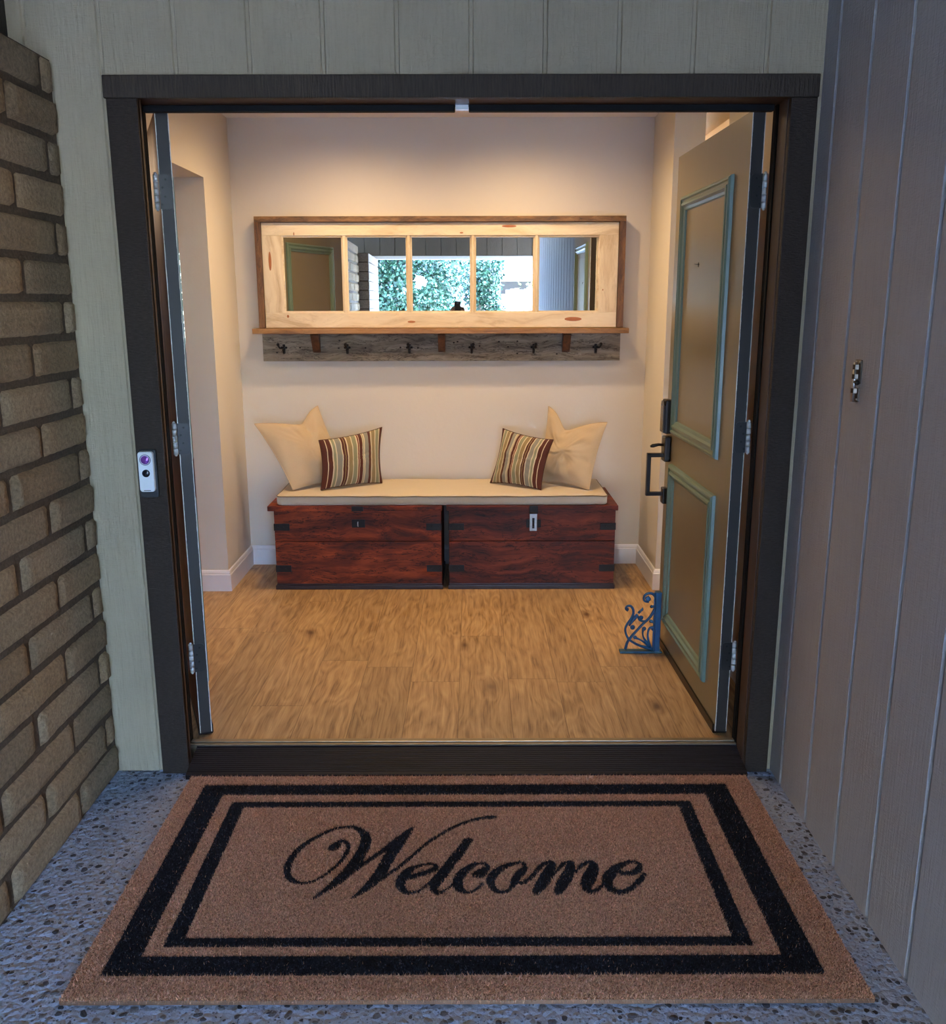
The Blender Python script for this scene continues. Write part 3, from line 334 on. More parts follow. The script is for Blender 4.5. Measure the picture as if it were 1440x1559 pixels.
# street beam with board cladding above, porch ceiling, roof
mb = MB(); grooved(mb, -1.45, 1.10, 2.125, 2.6, [-1.4 + .203 * i for i in range(13)], 2.60, 2.66, lambda a, b, z: (a, -b, z), w=.006)
struct(mb.build('wall_street_gable', M['siding_dark']))
mb = MB(); mb.box(-3.2, 3.2, -2.78, -2.60, 2.085, 2.125, bev=.004); struct(mb.build('trim_5', simple('pale_fascia', (.62, .62, .6), .5)))
mb = MB(); mb.box(-1.46, 1.12, -2.66, FY + .1, 2.6, 2.64); struct(mb.build('porch_ceiling', simple('ceiling_stain', lin(150, 140, 120), .7)))
mb = MB(); mb.prism([(-3.2, 2.66), (3.0, 3.3), (9.4, 2.66), (9.4, 2.75), (3.0, 3.4), (-3.2, 2.75)], 'x', -6.5, 6.5); mb.box(-6.5, 6.5, -3.2, 9.4, 2.648, 2.66)
struct(mb.build('roof', simple('roof_shingle', (.12, .11, .10), .9)))

# ---------------- hall shell
mb = MB()
YB = 5.07; XL = -1.265; XR = .955; YE = 4.57; CZ = 2.45
mb.box(-1.42, 1.12, YB, YB + .1, ZF, CZ); struct(mb.build('wall_back', M['plaster']))
mb = MB(); mb.box(XL - .14, XL, YE, YB, ZF, CZ); struct(mb.build('wall_niche_left', M['plaster']))
mb = MB(); mb.box(XR, XR + .145, YE, YB, ZF, CZ); struct(mb.build('wall_niche_right', M['plaster']))
mb = MB(); mb.box(XL - .14, XL, 2.905, 3.38, ZF, CZ); mb.box(XL - .14, XL, 3.38, YE, 2.095, CZ); struct(mb.build('wall_hall_left', M['plaster']))
mb = MB(); mb.box(1.05, 1.19, 2.905, 3.97, ZF, CZ); struct(mb.build('wall_hall_right', M['plaster']))
mb = MB(); mb.box(-4.3, -.985, 2.885, 2.905, ZF, CZ); mb.box(.918, 3.2, 2.885, 2.905, ZF, CZ); mb.box(-.985, .918, 2.885, 2.905, 2.105, CZ); struct(mb.build('wall_entry_inside', M['plaster']))
mb = MB(); mb.box(-4.3, 3.2, 2.905, 8.2, CZ, CZ + .06); struct(mb.build('ceiling', M['ceil']))
# side rooms
mb = MB(); mb.box(3.1, 3.2, 2.905, 8.1, ZF, CZ); mb.box(.9, 3.2, 8.1, 8.2, ZF, CZ); struct(mb.build('wall_far_right', M['plaster']))
mb = MB(); mb.box(1.2, 1.9, 4.3, 6.8, 2.365, CZ); mb.box(1.185, 1.9, 4.285, 6.815, 2.335, 2.365); struct(mb.build('trim_3', simple('cream_soffit', (.80, .56, .27), .5)))
mb = MB(); mb.box(-4.3, -4.2, 2.905, 8.2, ZF, CZ)
mb.box(-4.2, -3.2, 8.1, 8.2, ZF, CZ); mb.box(-2.1, -.9, 8.1, 8.2, ZF, CZ); mb.box(-3.2, -2.1, 8.1, 8.2, ZF, 1.14); mb.box(-3.2, -2.1, 8.1, 8.2, 1.98, CZ)
mb.box(-1.0, -.9, YB + .1, 8.2, ZF, CZ); struct(mb.build('wall_far_left', M['plaster']))
w = empty('window_1', (-2.65, 8.12, 1.14)); struct(w)
mb = MB()
for a in ((-.55, -.51, 0, .84), (.51, .55, 0, .84), (-.55, .55, 0, .04), (-.55, .55, .80, .84), (-.015, .015, 0, .84)): mb.box(a[0], a[1], -.02, .03, a[2], a[3], bev=.003)
mb.build('window_frame', M['white_trim'], w)
t = NT('window_glass'); gm = t.fin((1, 1, 1), 0, 0, None, .5, Transmission_Weight=1.0, IOR=1.02)
mb = MB(); mb.box(-.51, .51, .0, .004, .04, .80); mb.build('pane', gm, w)
mb = MB(); mb.box(-.62, .62, -.06, -.02, .80, .92, bev=.01); mb.build('valance', simple('grey_valance', (.3, .29, .3), .8), w)

# laminate floor
t = NT('oak_laminate'); v = t.coord(); sp = t.n('ShaderNodeSeparateXYZ', Vector=v).outputs
px_ = t.math('DIVIDE', t.math('ADD', sp[0], .05), .193); ix = t.math('FLOOR', px_)
r1 = t.n('ShaderNodeTexWhiteNoise', {'noise_dimensions': '1D'}, W=ix).outputs[0]
py_ = t.math('DIVIDE', t.math('ADD', sp[1], t.math('MULTIPLY', r1, 1.7)), 1.22); iy = t.math('FLOOR', py_)
idv = t.n('ShaderNodeCombineXYZ', X=ix, Y=iy).outputs[0]
wn = t.n('ShaderNodeTexWhiteNoise', {'noise_dimensions': '2D'}, Vector=idv)
off = t.n('ShaderNodeVectorMath', {'operation': 'SCALE'}, _0=wn.outputs[1], Scale=13.).outputs[0]
vv = t.n('ShaderNodeVectorMath', {'operation': 'ADD'}, _0=v, _1=off).outputs[0]
wp = t.n('ShaderNodeTexNoise', Vector=t.map(vv, (1, .45, 1)), Scale=5, Detail=2).outputs[1]
vw = t.n('ShaderNodeVectorMath', {'operation': 'MULTIPLY_ADD'}, _0=wp, _1=(.09, .14, 0), _2=vv).outputs[0]
vg = t.n('ShaderNodeVectorMath', {'operation': 'MULTIPLY_ADD'}, _0=wp, _1=(.035, .05, 0), _2=vv).outputs[0]
kn = t.n('ShaderNodeTexVoronoi', Vector=t.map(vw, (1, .5, 1)), Scale=4.3).outputs[0]
rings = t.math('ADD', t.math('MULTIPLY', t.noise(t.map(vw, (1, .13, 1)), 9, 3, .5), 22), t.math('MULTIPLY', t.ramp(kn, [(0, 1), (.35, 0)]), 3))
band = t.math('PINGPONG', rings, 1)
fine = t.noise(t.map(vg, (1, .028, 1)), 210, 6, .7)
gr = t.noise(t.map(vg, (1, .05, 1)), 60, 5, .65)
f = t.math('ADD', t.math('MULTIPLY', band, .11), t.math('ADD', t.math('MULTIPLY', fine, .44), t.math('MULTIPLY', gr, .46)))
c = t.ramp(f, [(.32, lin(108, 80, 50)), (.48, lin(164, 130, 88)), (.66, lin(194, 162, 116))])
c = t.mix(t.ramp(kn, [(.03, .9), (.08, .4), (.18, 0)]), c, lin(84, 54, 34))
c = t.mix(.35, c, t.mix(1., c, t.ramp(wn.outputs[0], [(0, (.62, .62, .62)), (1, (1.25, 1.25, 1.25))]), 'MULTIPLY'))
fx = t.math('PINGPONG', px_, .5); fy = t.math('PINGPONG', py_, .5)
seam = t.math('MAXIMUM', t.math('LESS_THAN', fx, .006), t.math('LESS_THAN', fy, .0012))
c = t.mix(t.math('MULTIPLY', seam, .55), c, lin(60, 38, 24))
M['floor'] = t.fin(c, t.math('ADD', .36, t.math('MULTIPLY', fine, .18)), 0, t.bump(t.math('SUBTRACT', f, seam), .18, .001), .45)
mb = MB(); mb.box(-4.3, 3.2, 2.885, 8.2, -.05, ZF); struct(mb.build('floor', M['floor']))

# baseboards with a stepped profile
def bb(mb, p0, p1, nrm, ext0=0, ext1=0):
    p0 = Vector((*p0, 0)); p1 = Vector((*p1, 0)); n = Vector((*nrm, 0)); d = (p1 - p0).normalized()
    prof = [(0, 0), (.014, 0), (.014, .088), (.010, .092), (.010, .098), (.006, .108), (0, .112)]
    A = [p0 - d * ext0 * (k[0] / .014) + n * k[0] + Vector((0, 0, ZF + k[1])) for k in prof]
    B = [p1 + d * ext1 * (k[0] / .014) + n * k[0] + Vector((0, 0, ZF + k[1])) for k in prof]
    q = len(prof); mb.add(A + B, [(i, (i + 1) % q, q + (i + 1) % q, q + i) for i in range(q)]); mb.add(A, [tuple(range(q))]); mb.add(B, [tuple(range(q))])
mb = MB(); bb(mb, (XL, YB), (XR, YB), (0, -1), -.014, -.014); struct(mb.build('baseboard_back', M['white_trim']))
mb = MB(); bb(mb, (XL, YB), (XL, YE), (1, 0), 0, .014); bb(mb, (XL, YE), (XL - .14, YE), (0, -1), .014, .014); bb(mb, (XL - .14, YE), (XL - .14, YB), (-1, 0), .014, 0); struct(mb.build('baseboard_left', M['white_trim']))
mb = MB(); bb(mb, (XR, YB), (XR, YE), (-1, 0), 0, .014); bb(mb, (XR, YE), (XR + .145, YE), (0, -1), .014, .014); bb(mb, (XR + .145, YE), (XR + .145, YB), (1, 0), .014, 0); struct(mb.build('baseboard_right', M['white_trim']))
mb = MB(); bb(mb, (XL, 2.905), (XL, 3.38), (1, 0)); bb(mb, (1.05, 2.905), (1.05, 3.97), (-1, 0)); struct(mb.build('baseboard_front', M['white_trim']))

# ---------------- door frame
df = empty('trim_1', (0, 2.76, 0)); struct(df)
def dpart(name, fn, m, bev=0, **k):
    mb = MB(); fn(mb); o = mb.build(name, m, df, bev=bev, **k); o.location = (0, -2.76, 0); return o
dpart('side_casing', lambda b: b.box(-1.021, -.934, 2.75, FY, 0, 2.073), M['casing_v'], .003)
dpart('side_casing', lambda b: b.box(.898, .9725, 2.75, FY, 0, 2.073), M['casing_v'], .003)
dpart('head_casing', lambda b: b.box(-1.027, .975, 2.748, FY, 2.073, 2.134), M['casing_h'], .003)
dpart('jamb', lambda b: (b.box(-.985, -.966, FY - .01, 2.905, 0, 2.10), b.box(-.966, -.962, FY, 2.838, 0.0, 2.078), b.box(-.9605, -.934, FY - .015, FY + .012, 0, 2.078)), M['jamb'], .001)
dpart('jamb', lambda b: (b.box(.899, .918, FY - .01, 2.905, 0, 2.10), b.box(.8955, .899, FY, 2.838, 0.0, 2.078)), M['jamb'], .001)
dpart('head_jamb', lambda b: b.box(-.985, .918, FY - .01, 2.905, 2.078, 2.105), M['jamb'], .001)
for sx in (-1, 1):
    x = -.9645 if sx < 0 else .8985
    dpart('weatherstrip', lambda b: (b.tube([(x, 2.862, .05), (x, 2.862, 2.075)], .0055, 8), b.box(x - .0045, x + .0045, 2.870, 2.895, .05, 2.075)), M['rubber'])
dpart('head_weatherstrip', lambda b: (b.box(-.96, -.046, 2.87, 2.895, 2.060, 2.080)), M['rubber'], .003)
dpart('head_weatherstrip', lambda b: (b.box(-.006, .89, 2.87, 2.895, 2.060, 2.080)), M['rubber'], .003)
mb = MB(); mb.box(-.045, -.007, 2.872, 2.892, 2.066, 2.080); mb.build('strike_plate', M['steel'], df, loc=(0, -2.76, 0))

# threshold: ridged sloping sill and a brass strip
t = NT('sill_bronze'); v = t.coord(); n1 = t.noise(t.map(v, (6, 90, 1)), 1, 5, .7)
M['sill'] = t.fin(t.ramp(n1, [(.3, lin(14, 13, 17)), (.7, lin(30, 27, 32))]), .6, 0, t.bump(n1, .3, .001), .2)
th = empty('trim_2', (-.02, 2.8, 0)); struct(th)
mb = MB(); pr = [(2.712, 0)]; y = 2.712; nr = 13
pr += [(2.712, .016)]
for i in range(nr):
    a = 2.72 + i * .0095; z = .018 + (a - 2.72) * .235; pr += [(a, z), (a + .0065, z + .0015), (a + .0075, z - .0008), (a + .009, z - .0008)]
pr += [(2.848, .0495), (2.848, 0)]
mb.prism(pr, 'x', -.934, .897); mb.build('sill', M['sill'], th, loc=(.02, -2.8, 0))
mb = MB(); mb.box(-.960, .895, 2.848, 2.858, 0, .054); mb.box(-.960, .895, 2.866, 2.888, 0, .056, bev=.002); mb.build('threshold_strip', simple('worn_brass_strip', (.30, .24, .16), .4, .8, .3), th, loc=(.02, -2.8, 0))
mb = MB(); mb.box(-.960, .895, 2.858, 2.866, 0, .046); mb.build('seal', M['rubber'], th, loc=(.02, -2.8, 0))

# ---------------- doors
def m_door(name, col):
    t = NT(name); v = t.coord(); n = t.noise(t.map(v, (30, 30, 3)), 1, 5, .6); n2 = t.noise(v, 2.5, 3)
    c = t.mix(n2, tuple(x * .88 for x in col), tuple(x * 1.1 for x in col))
    return t.fin(c, .33, 0, t.bump(n, .10, .002), .5)
M['door'] = m_door('door_khaki_paint', lin(122, 111, 86))
M['mould'] = m_door('door_moulding_sky_tint', lin(104, 126, 113))  # teal cast of reflected sky is painted into the moulding colour
t = NT('door_edge_paint'); v = t.coord(); sp = t.n('ShaderNodeSeparateXYZ', Vector=v).outputs
ed = t.math('MINIMUM', t.math('ABSOLUTE', sp[0]), t.math('ABSOLUTE', t.math('SUBTRACT', t.math('ABSOLUTE', sp[0]), .040)))
wear = t.math('LESS_THAN', ed, t.math('MULTIPLY', t.noise(v, 25, 6, .8), .0050))
c = t.mix(wear, t.mix(t.noise(t.map(v, (60, 60, 6)), 1, 4), lin(31, 25, 18), lin(41, 33, 24)), lin(214, 208, 190))
M['door_edge'] = t.fin(c, .55, 0, t.bump(t.noise(v, 60, 4), .15, .001))
M['door_in'] = m_wood('stained_door_inside', lin(70, 36, 20), lin(120, 68, 38), lin(150, 92, 54), 'z', .8, .5, .2, 0, .15)
DW, DZ0, DZ1, DT = .91, .062, 2.072, .040
def frame_mould(mb, y0, y1, z0, z1, prof, x0, sx):
    # prof: (inward offset, height); runs around the rectangle with mitred corners
    ring = []
    for (o_, h_) in prof:
        ring.append([(x0 + sx * h_, y0 + o_, z0 + o_), (x0 + sx * h_, y1 - o_, z0 + o_), (x0 + sx * h_, y1 - o_, z1 - o_), (x0 + sx * h_, y0 + o_, z1 - o_)])
    for a, b in zip(ring[:-1], ring[1:]):
        for k in range(4):
            k2 = (k + 1) % 4; mb.add([a[k], a[k2], b[k2], b[k]], [(0, 1, 2, 3)])
PROF = [(0, 0), (.002, .010), (.008, .016), (.014, .017), (.018, .011), (.026, .010), (.030, .017), (.038, .018), (.045, .010), (.054, .007), (.057, 0)]
def make_door(name, loc, ang, side):
    # local: y runs from the hinge to the free edge, exterior face at x=0, thickness towards side*x
    d = empty(name, loc, ang); struct(d)
    xa, xb = sorted((0, side * DT))
    mb = MB(); v8 = [(x, y, z) for z in (DZ0, DZ1) for y in (0, DW) for x in (xa, xb)]
    fx_, fi_ = ((0, 4, 6, 2), (1, 3, 7, 5)) if side > 0 else ((1, 3, 7, 5), (0, 4, 6, 2)); mb.add(v8, [fx_], 0); mb.add(v8, [fi_], 2); mb.add(v8, [(0, 2, 3, 1), (4, 5, 7, 6), (0, 1, 5, 4), (2, 6, 7, 3)], 1)
    mb.build('door_slab', [M['door'], M['door_edge'], M['door_in']], d)
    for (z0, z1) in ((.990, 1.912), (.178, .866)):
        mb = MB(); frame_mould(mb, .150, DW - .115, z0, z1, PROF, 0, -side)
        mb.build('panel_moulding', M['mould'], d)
    mb = MB(); mb.box(xa - .004, xb + .004, .01, DW - .004, ZF + .001, DZ0 + .004); mb.box(xa - .006 if side > 0 else xb, xa if side > 0 else xb + .006, .01, DW - .01, ZF + .003, ZF + .034, bev=.002)
    mb.build('door_sweep', M['black_metal'], d)
    for zc in (1.843, 1.089, .339):
        mb = MB(); x_l = side * .0065; x_h = side * (DT + .001)
        # leaf with rounded corners let into the hinge edge
        r_ = .012; pl = []
        xa_, xb_ = (x_l, x_h)
        for (cx_, cz_, a0) in ((xa_ + side * r_, .05 - r_, 90), (xa_ + side * r_, -.05 + r_, 180)):
            for k in range(6):
                a = R(a0 + k * 18); pl.append((cx_ + side * r_ * math.cos(a), zc + cz_ + r_ * math.sin(a)))
        pl += [(xb_, zc - .05), (xb_, zc + .05)]
        mb.prism(pl, 'y', -.0022, .0005)
        h = mb.build('hinge', simple('painted_hinge', lin(29, 27, 24), .4, .2, .1), d)
        for (dz, dx) in ((.036, .014), (.012, .024), (-.014, .018), (-.037, .028)): mb = MB(); mb.cyl((side * (.008 + dx), -.0030, zc + dz), (side * (.008 + dx), -.0018, zc + dz), .0034, 12); mb.build('screw', M['iron'], h)
        mb = MB(); bx = side * (DT + .010)
        for k in range(5): mb.cyl((bx, .002, zc - .0505 + k * .0202), (bx, .002, zc - .0505 + k * .0202 + .0192), .0078, 14)
        mb.sphere((bx, .002, zc + .052), .005, 10); mb.sphere((bx, .002, zc - .052), .005, 10)
        mb.build('barrel', M['zinc'], h)
    return d
door_r = make_door('door_2', (.842, 2.922, 0), R(1.25), 1)
door_l = make_door('door_1', (-.905, 2.932, 0), R(22), -1)
# hardware on the right leaf (exterior face looks to local -x)
d = door_r; ky = DW - .062
mb = MB(); mb.box(-.030, 0, ky - .034, ky + .034, .985, 1.125, bev=.008); mb.prism([(ky - .03, .990), (ky + .03, .990), (ky + .03, 1.10), (ky + .02, 1.118), (ky - .02, 1.118), (ky - .03, 1.10)], 'x', -.036, -.028)
kp = mb.build('keypad_deadbolt', M['black_metal'], d)
mb = MB(); mb.box(-.0375, -.035, ky - .022, ky + .022, 1.0, 1.10, bev=.001); mb.build('keypad', simple('keypad_gloss', (.01, .01, .012), .15), kp)
mb = MB(); mb.box(-.026, 0, ky - .032, ky + .032, .868, .972, bev=.006); hs = mb.build('handle_set', M['black_metal'], d)
mb = MB(); mb.tube([(-.02, ky, .935), (-.045, ky, .937), (-.070, ky, .932), (-.080, ky, .929)], [.006, .006, .008, .004], 10); mb.build('thumb_latch', M['black_metal'], hs)
mb = MB()
for a in (((-.018, ky, .893), (-.084, ky, .893)), ((-.084, ky, .893), (-.084, ky, .729)), ((-.084, ky, .729), (-.012, ky, .729))):
    p, q = a; x0, x1 = sorted((p[0], q[0])); z0, z1 = sorted((p[2], q[2]))
    mb.box(x0 - .008, x1 + .008, ky - .011, ky + .011, z0 - .008, z1 + .008, bev=.002)
mb.build('pull_handle', M['black_metal'], hs)
mb = MB(); mb.box(-.024, 0, ky - .022, ky + .022, .688, .755, bev=.005); mb.build('handle_foot', M['black_metal'], hs)
mb = MB(); mb.box(DT, DT + .03, ky - .034, ky + .034, .86, 1.12, bev=.006); mb.cyl((DT + .03, ky, .93), (DT + .06, ky, .93), .012); mb.tube([(DT + .055, ky, .93), (DT + .058, ky - .10, .925)], .009); mb.build('inside_lever', M['black_metal'], d)
mb = MB(); mb.tube([(-.0012, .52, 1.648), (-.0012, .56, 1.650), (-.0012, .585, 1.652)], .0012, 6); mb.tube([(-.0012, .53, 1.640), (-.0012, .53, 1.655)], .001, 6); mb.build('scratch', M['iron'], d)
# plain thin astragal strip on the left leaf's free edge
d = door_l; mb = MB(); mb.box(-DT, .004, DW, DW + .012, DZ0, DZ1); mb.build('astragal', M['door_edge'], d)

# ================================================================== THINGS
# ---------------- coir doormat: every fibre is real geometry
def seg_mask(P):
    # P (n,2) metres -> True where the printed pattern is black
    x, y = P[:, 0], P[:, 1]
    def rect(x0, x1, y0, y1): return (x > x0) & (x < x1) & (y > y0) & (y < y1)
    m = (rect(-.855, .809, 1.805, 2.655) & ~rect(-.780, .729, 1.869, 2.592)) | (rect(-.741, .672, 1.899, 2.552) & ~rect(-.697, .630, 1.933, 2.520))
    Q = np.c_[x, y / LETTER_ASPECT]
    sel = np.where(rect(-.56, .48, 1.93, 2.50))[0]; S_ = Q[sel]; hit = np.zeros(len(sel), bool)
    for st in LETTERS:
        a = np.array(st); a[:, 1] /= LETTER_ASPECT
        for p, q in zip(a[:-1], a[1:]):
            rm = max(p[2], q[2]); bx = (S_[:, 0] > min(p[0], q[0]) - rm) & (S_[:, 0] < max(p[0], q[0]) + rm) & (S_[:, 1] > min(p[1], q[1]) - rm) & (S_[:, 1] < max(p[1], q[1]) + rm)
            k = np.where(bx)[0]
            if not len(k): continue
            d = q[:2] - p[:2]; L = max(d @ d, 1e-12); tt = np.clip(((S_[k] - p[:2]) @ d) / L, 0, 1)
            dist = np.linalg.norm(S_[k] - p[:2] - tt[:, None] * d, axis=1)
            hit[k] |= dist < p[2] + (q[2] - p[2]) * tt
    m[sel] |= hit
    return m
MX0, MX1, MY0, MY1 = -.914, .889, 1.729, 2.709
nx, ny = 450, 245
gxs = np.linspace(MX0, MX1, nx + 1); gys = np.linspace(MY0, MY1, ny + 1)
GX, GY = np.meshgrid(gxs, gys); Pb = np.c_[GX.ravel(), GY.ravel()]
Zb = .0105 + rng.random(len(Pb)) * .002
Vb = np.c_[Pb, Zb]
ii = np.arange(nx); F0 = []
jj = np.arange(ny); a = (jj[:, None] * (nx + 1) + ii[None, :]).ravel()
Fq = np.c_[a, a + 1, a + nx + 2, a + nx + 1]
cq = np.c_[(gxs[:-1][None, :] + gxs[1:][None, :]).repeat(ny, 0).ravel() / 2, ((gys[:-1] + gys[1:]) / 2).repeat(nx)]
# backing box
nb0 = len(Vb); Vk = np.array([(x, y, z) for z in (0.0, .0105) for y in (MY0, MY1) for x in (MX0, MX1)])
Fk = np.array([(0, 2, 3, 1), (0, 1, 5, 4), (2, 6, 7, 3), (0, 4, 6, 2), (1, 3, 7, 5)]) + nb0
# fibres
NF = 330000
fx = rng.uniform(MX0, MX1, NF); fy = rng.uniform(MY0, MY1, NF); ang = rng.uniform(0, 2 * np.pi, NF)
lean = rng.normal(0, 1, (NF, 2)) * .0030; hgt = rng.uniform(.0035, .0095, NF); wd = rng.uniform(.0007, .0013, NF)
EF = 9000; e0 = rng.integers(0, 4, EF); fx[:EF] = np.where(e0 < 2, fx[:EF], np.where(e0 == 2, MX0 + .002, MX1 - .002)); fy[:EF] = np.where(e0 == 0, MY0 + .002, np.where(e0 == 1, MY1 - .002, fy[:EF]))
lean[:EF] = np.c_[np.where(e0 == 2, -1, np.where(e0 == 3, 1, 0)), np.where(e0 == 0, -1, np.where(e0 == 1, 1, 0))] * rng.uniform(.001, .007, (EF, 1)) + rng.normal(0, .002, (EF, 2)); hgt[:EF] = rng.uniform(-.009, .004, EF)
dx, dy = np.cos(ang) * wd, np.sin(ang) * wd
T3 = np.empty((NF, 3, 3)); T3[:, 0] = np.c_[fx - dx, fy - dy, np.full(NF, .0105)]; T3[:, 1] = np.c_[fx + dx, fy + dy, np.full(NF, .0105)]
T3[:, 2] = np.c_[fx + lean[:, 0], fy + lean[:, 1], .0105 + hgt]
base = nb0 + 8
verts = np.concatenate([Vb, Vk, T3.reshape(-1, 3)])
me = bpy.data.meshes.new('doormat')
nq = len(Fq) + len(Fk); loops = np.concatenate([Fq.ravel(), Fk.ravel(), base + np.arange(NF * 3)])
me.vertices.add(len(verts)); me.vertices.foreach_set('co', verts.ravel().astype(np.float32))
me.loops.add(len(loops)); me.loops.foreach_set('vertex_index', loops.astype(np.int32))
starts = np.concatenate([np.arange(nq) * 4, nq * 4 + np.arange(NF) * 3]); me.polygons.add(len(starts)); me.polygons.foreach_set('loop_start', starts.astype(np.int32))
me.update(calc_edges=True)
TAN = np.array(lin(196, 150, 118)); BLK = np.array((.012, .013, .017))
def tone(P, blk, n):
    patch = np.array([noise.noise(Vector((p[0] * 3, p[1] * 3, 0))) for p in P[:: max(1, 1)]]) if len(P) < 2 else None
    r_ = (rng.uniform(.45, 1.4, n) + (rng.random(n) > .95) * .7)[:, None]; hue = rng.normal(0, .05, (n, 3))
    c = TAN[None, :] * r_ * (1 + hue); b = BLK[None, :] * (rng.uniform(.4, 2.0, n) + (rng.random(n) > .96) * 6)[:, None]
    return np.where(blk[:, None], b, c)
Mq = seg_mask(cq); cb = tone(cq, Mq, len(cq)) * .8
Fm = seg_mask(np.c_[fx, fy] + rng.normal(0, .0012, (NF, 2))); Fm = Fm & (rng.random(NF) > .012)
cf = tone(np.c_[fx, fy], Fm, NF)
cc = np.concatenate([np.repeat(cb, 4, 0), np.repeat(TAN[None, :] * .5, len(Fk) * 4, 0), np.repeat(cf, 3, 0)])
at = me.color_attributes.new('Col', 'FLOAT_COLOR', 'CORNER'); at.data.foreach_set('color', np.c_[cc, np.ones(len(cc))].ravel().astype(np.float32))
M['coir'] = m_attr('coir', .85, None, .15); me.materials.append(M['coir'])
mat_o = bpy.data.objects.new('doormat', me); COL.objects.link(mat_o)
tag(mat_o, 'tan coir doormat with black double border and the script word Welcome, lying before the threshold', 'doormat')

# ---------------- doorbell
o = empty('video_doorbell', (-.984, 2.749, .935)); tag(o, 'slim white and black video doorbell mounted on the left door casing', 'doorbell')
o.rotation_euler = (0, 0, R(4))
def rrect(w_, h_, r_, n=6, cx=0, cz=0):
    P = []
    for (sx, sz, a0) in ((1, 1, 0), (-1, 1, 90), (-1, -1, 180), (1, -1, 270)):
        for k in range(n + 1):
            a = R(a0 + 90 * k / n); P.append((cx + sx * (w_ - r_) + r_ * math.cos(a), cz + sz * (h_ - r_) + r_ * math.sin(a)))
    return P
mb = MB(); mb.prism(rrect(.027, .074, .008, cz=.074), 'y', -.014, .006); mb.build('mounting_base', simple('doorbell_black', (.01, .012, .014), .35), o, bev=.002)
mb = MB(); mb.prism(rrect(.0225, .0615, .009, cz=.082, cx=-.001), 'y', -.030, -.012); fp = mb.build('faceplate', simple('doorbell_white', (.82, .84, .84), .3, 0, .01), o, bev=.003)
mb = MB(); mb.cyl((-.001, -.0312, .119), (-.001, -.029, .119), .0165, 28); mb.build('lens_ring', simple('ring_dark', (.05, .03, .07), .25), fp)
mb = MB(); mb.cyl((-.001, -.0318, .119), (-.001, -.030, .119), .0148, 28); mb.build('lens_bezel', simple('ring_pale', (.62, .56, .68), .2), fp)
mb = MB(); mb.sphere((-.001, -.0310, .119), .0130, 22, 0, (1, .28, 1)); mb.build('camera_lens', simple('lens_violet', (.22, .06, .34), .05, .3), fp)
mb = MB(); mb.cyl((-.001, -.032, .078), (-.001, -.029, .078), .0115, 26); mb.sphere((-.001, -.0316, .078), .0095, 18, 0, (1, .2, 1)); mb.build('button', simple('button_black', (.01, .012, .02), .2), fp)
mb = MB(); mb.box(-.011, .009, -.0312, -.0295, .0245, .0262); mb.build('speaker_slot', M['rubber'], fp)

# ---------------- slide bolt on the right wall
o = empty('slide_bolt', (.988, 2.352, 1.318)); tag(o, 'small weathered metal slide bolt screwed to the grey boarded wall', 'bolt latch')
bm_ = simple('weathered_brass', (.16, .13, .10), .42, 1, .4, 60, .3)
mb = MB(); mb.prism(rrect(.017, .030, .002, cz=.022), 'x', -.003, .006); mb.prism(rrect(.0145, .014, .002, cz=-.040), 'x', -.003, .006); mb.build('back_plate', bm_, o)
mb = MB(); mb.cyl((-.009, 0, -.055), (-.009, 0, .046), .0048, 14); mb.build('bolt_rod', M['steel'], o)
for z in (-.026, .010, .034):
    mb = MB()
    pts = [(.001, -.014), (-.003, -.014), (-.004, -.009), (-.012, -.007), (-.016, 0), (-.012, .007), (-.004, .009), (-.003, .014), (.001, .014)]
    mb.prism([(a, b) for a, b in pts], 'z', z - .006, z + .006); mb.build('guide', bm_, o)
mb = MB(); mb.cyl((-.009, -.004, -.004), (-.012, -.024, -.004), .0035, 12); mb.sphere((-.012, -.025, -.004), .0068, 12); mb.build('knob', M['iron'], o)
for y, z in ((-.011, .046), (.011, .046), (-.009, -.048), (.009, -.048)): mb = MB(); mb.sphere((-.003, y, z), .0032, 10, 0, (.5, 1, 1)); mb.build('screw', M['steel'], o)
# nail heads and dents on the front wall
# ---------------- cast iron scroll bracket holding the door
t = NT('blue_paint'); v = t.coord(); n = t.noise(v, 90, 5)
blue = t.fin(t.mix(t.ramp(n, [(.62, 0), (.72, .6)]), lin(10, 70, 108), lin(20, 40, 60)), .38, .1, t.bump(n, .3, .001))
oxi = t
o = empty('scroll_bracket', (.72, 3.69, ZF)); tag(o, 'blue painted cast iron scroll bracket standing on the floor against the open door', 'bracket')
def flat_ribbon(mb, pts, dep, scale=1):
    P = [Vector((p[0], 0, p[1])) for p in pts]
    V = []; n = len(P); k = 8
    for i, p in enumerate(P):
        tt = (P[min(i + 1, n - 1)] - P[max(i - 1, 0)]).normalized(); s_ = Vector((tt.z, 0, -tt.x)); r_ = pts[i][2] * scale
        for q in range(k):
            a = 2 * math.pi * q / k; c_, s2 = math.cos(a), math.sin(a)
            V.append(p + s_ * r_ * math.copysign(abs(c_) ** .7, c_) + Vector((0, dep * math.copysign(abs(s2) ** .7, s2), 0)))
    F = [(i * k + q, i * k + (q + 1) % k, (i + 1) * k + (q + 1) % k, (i + 1) * k + q) for i in range(n - 1) for q in range(k)]
    mb.add(V, F, 0, True); mb.add(V[:k], [tuple(range(k))]); mb.add(V[-k:], [tuple(range(k))])
mb = MB()
for st in SCROLLS: flat_ribbon(mb, [(a - .72, b - ZF, r_) for a, b, r_ in st], .0062)
for (a, b, r_) in SCROLL_BALLS: mb.sphere((a - .72, 0, b - ZF), r_, 14, 0, (1, .62, 1))
mb.build('scrollwork', blue, o)
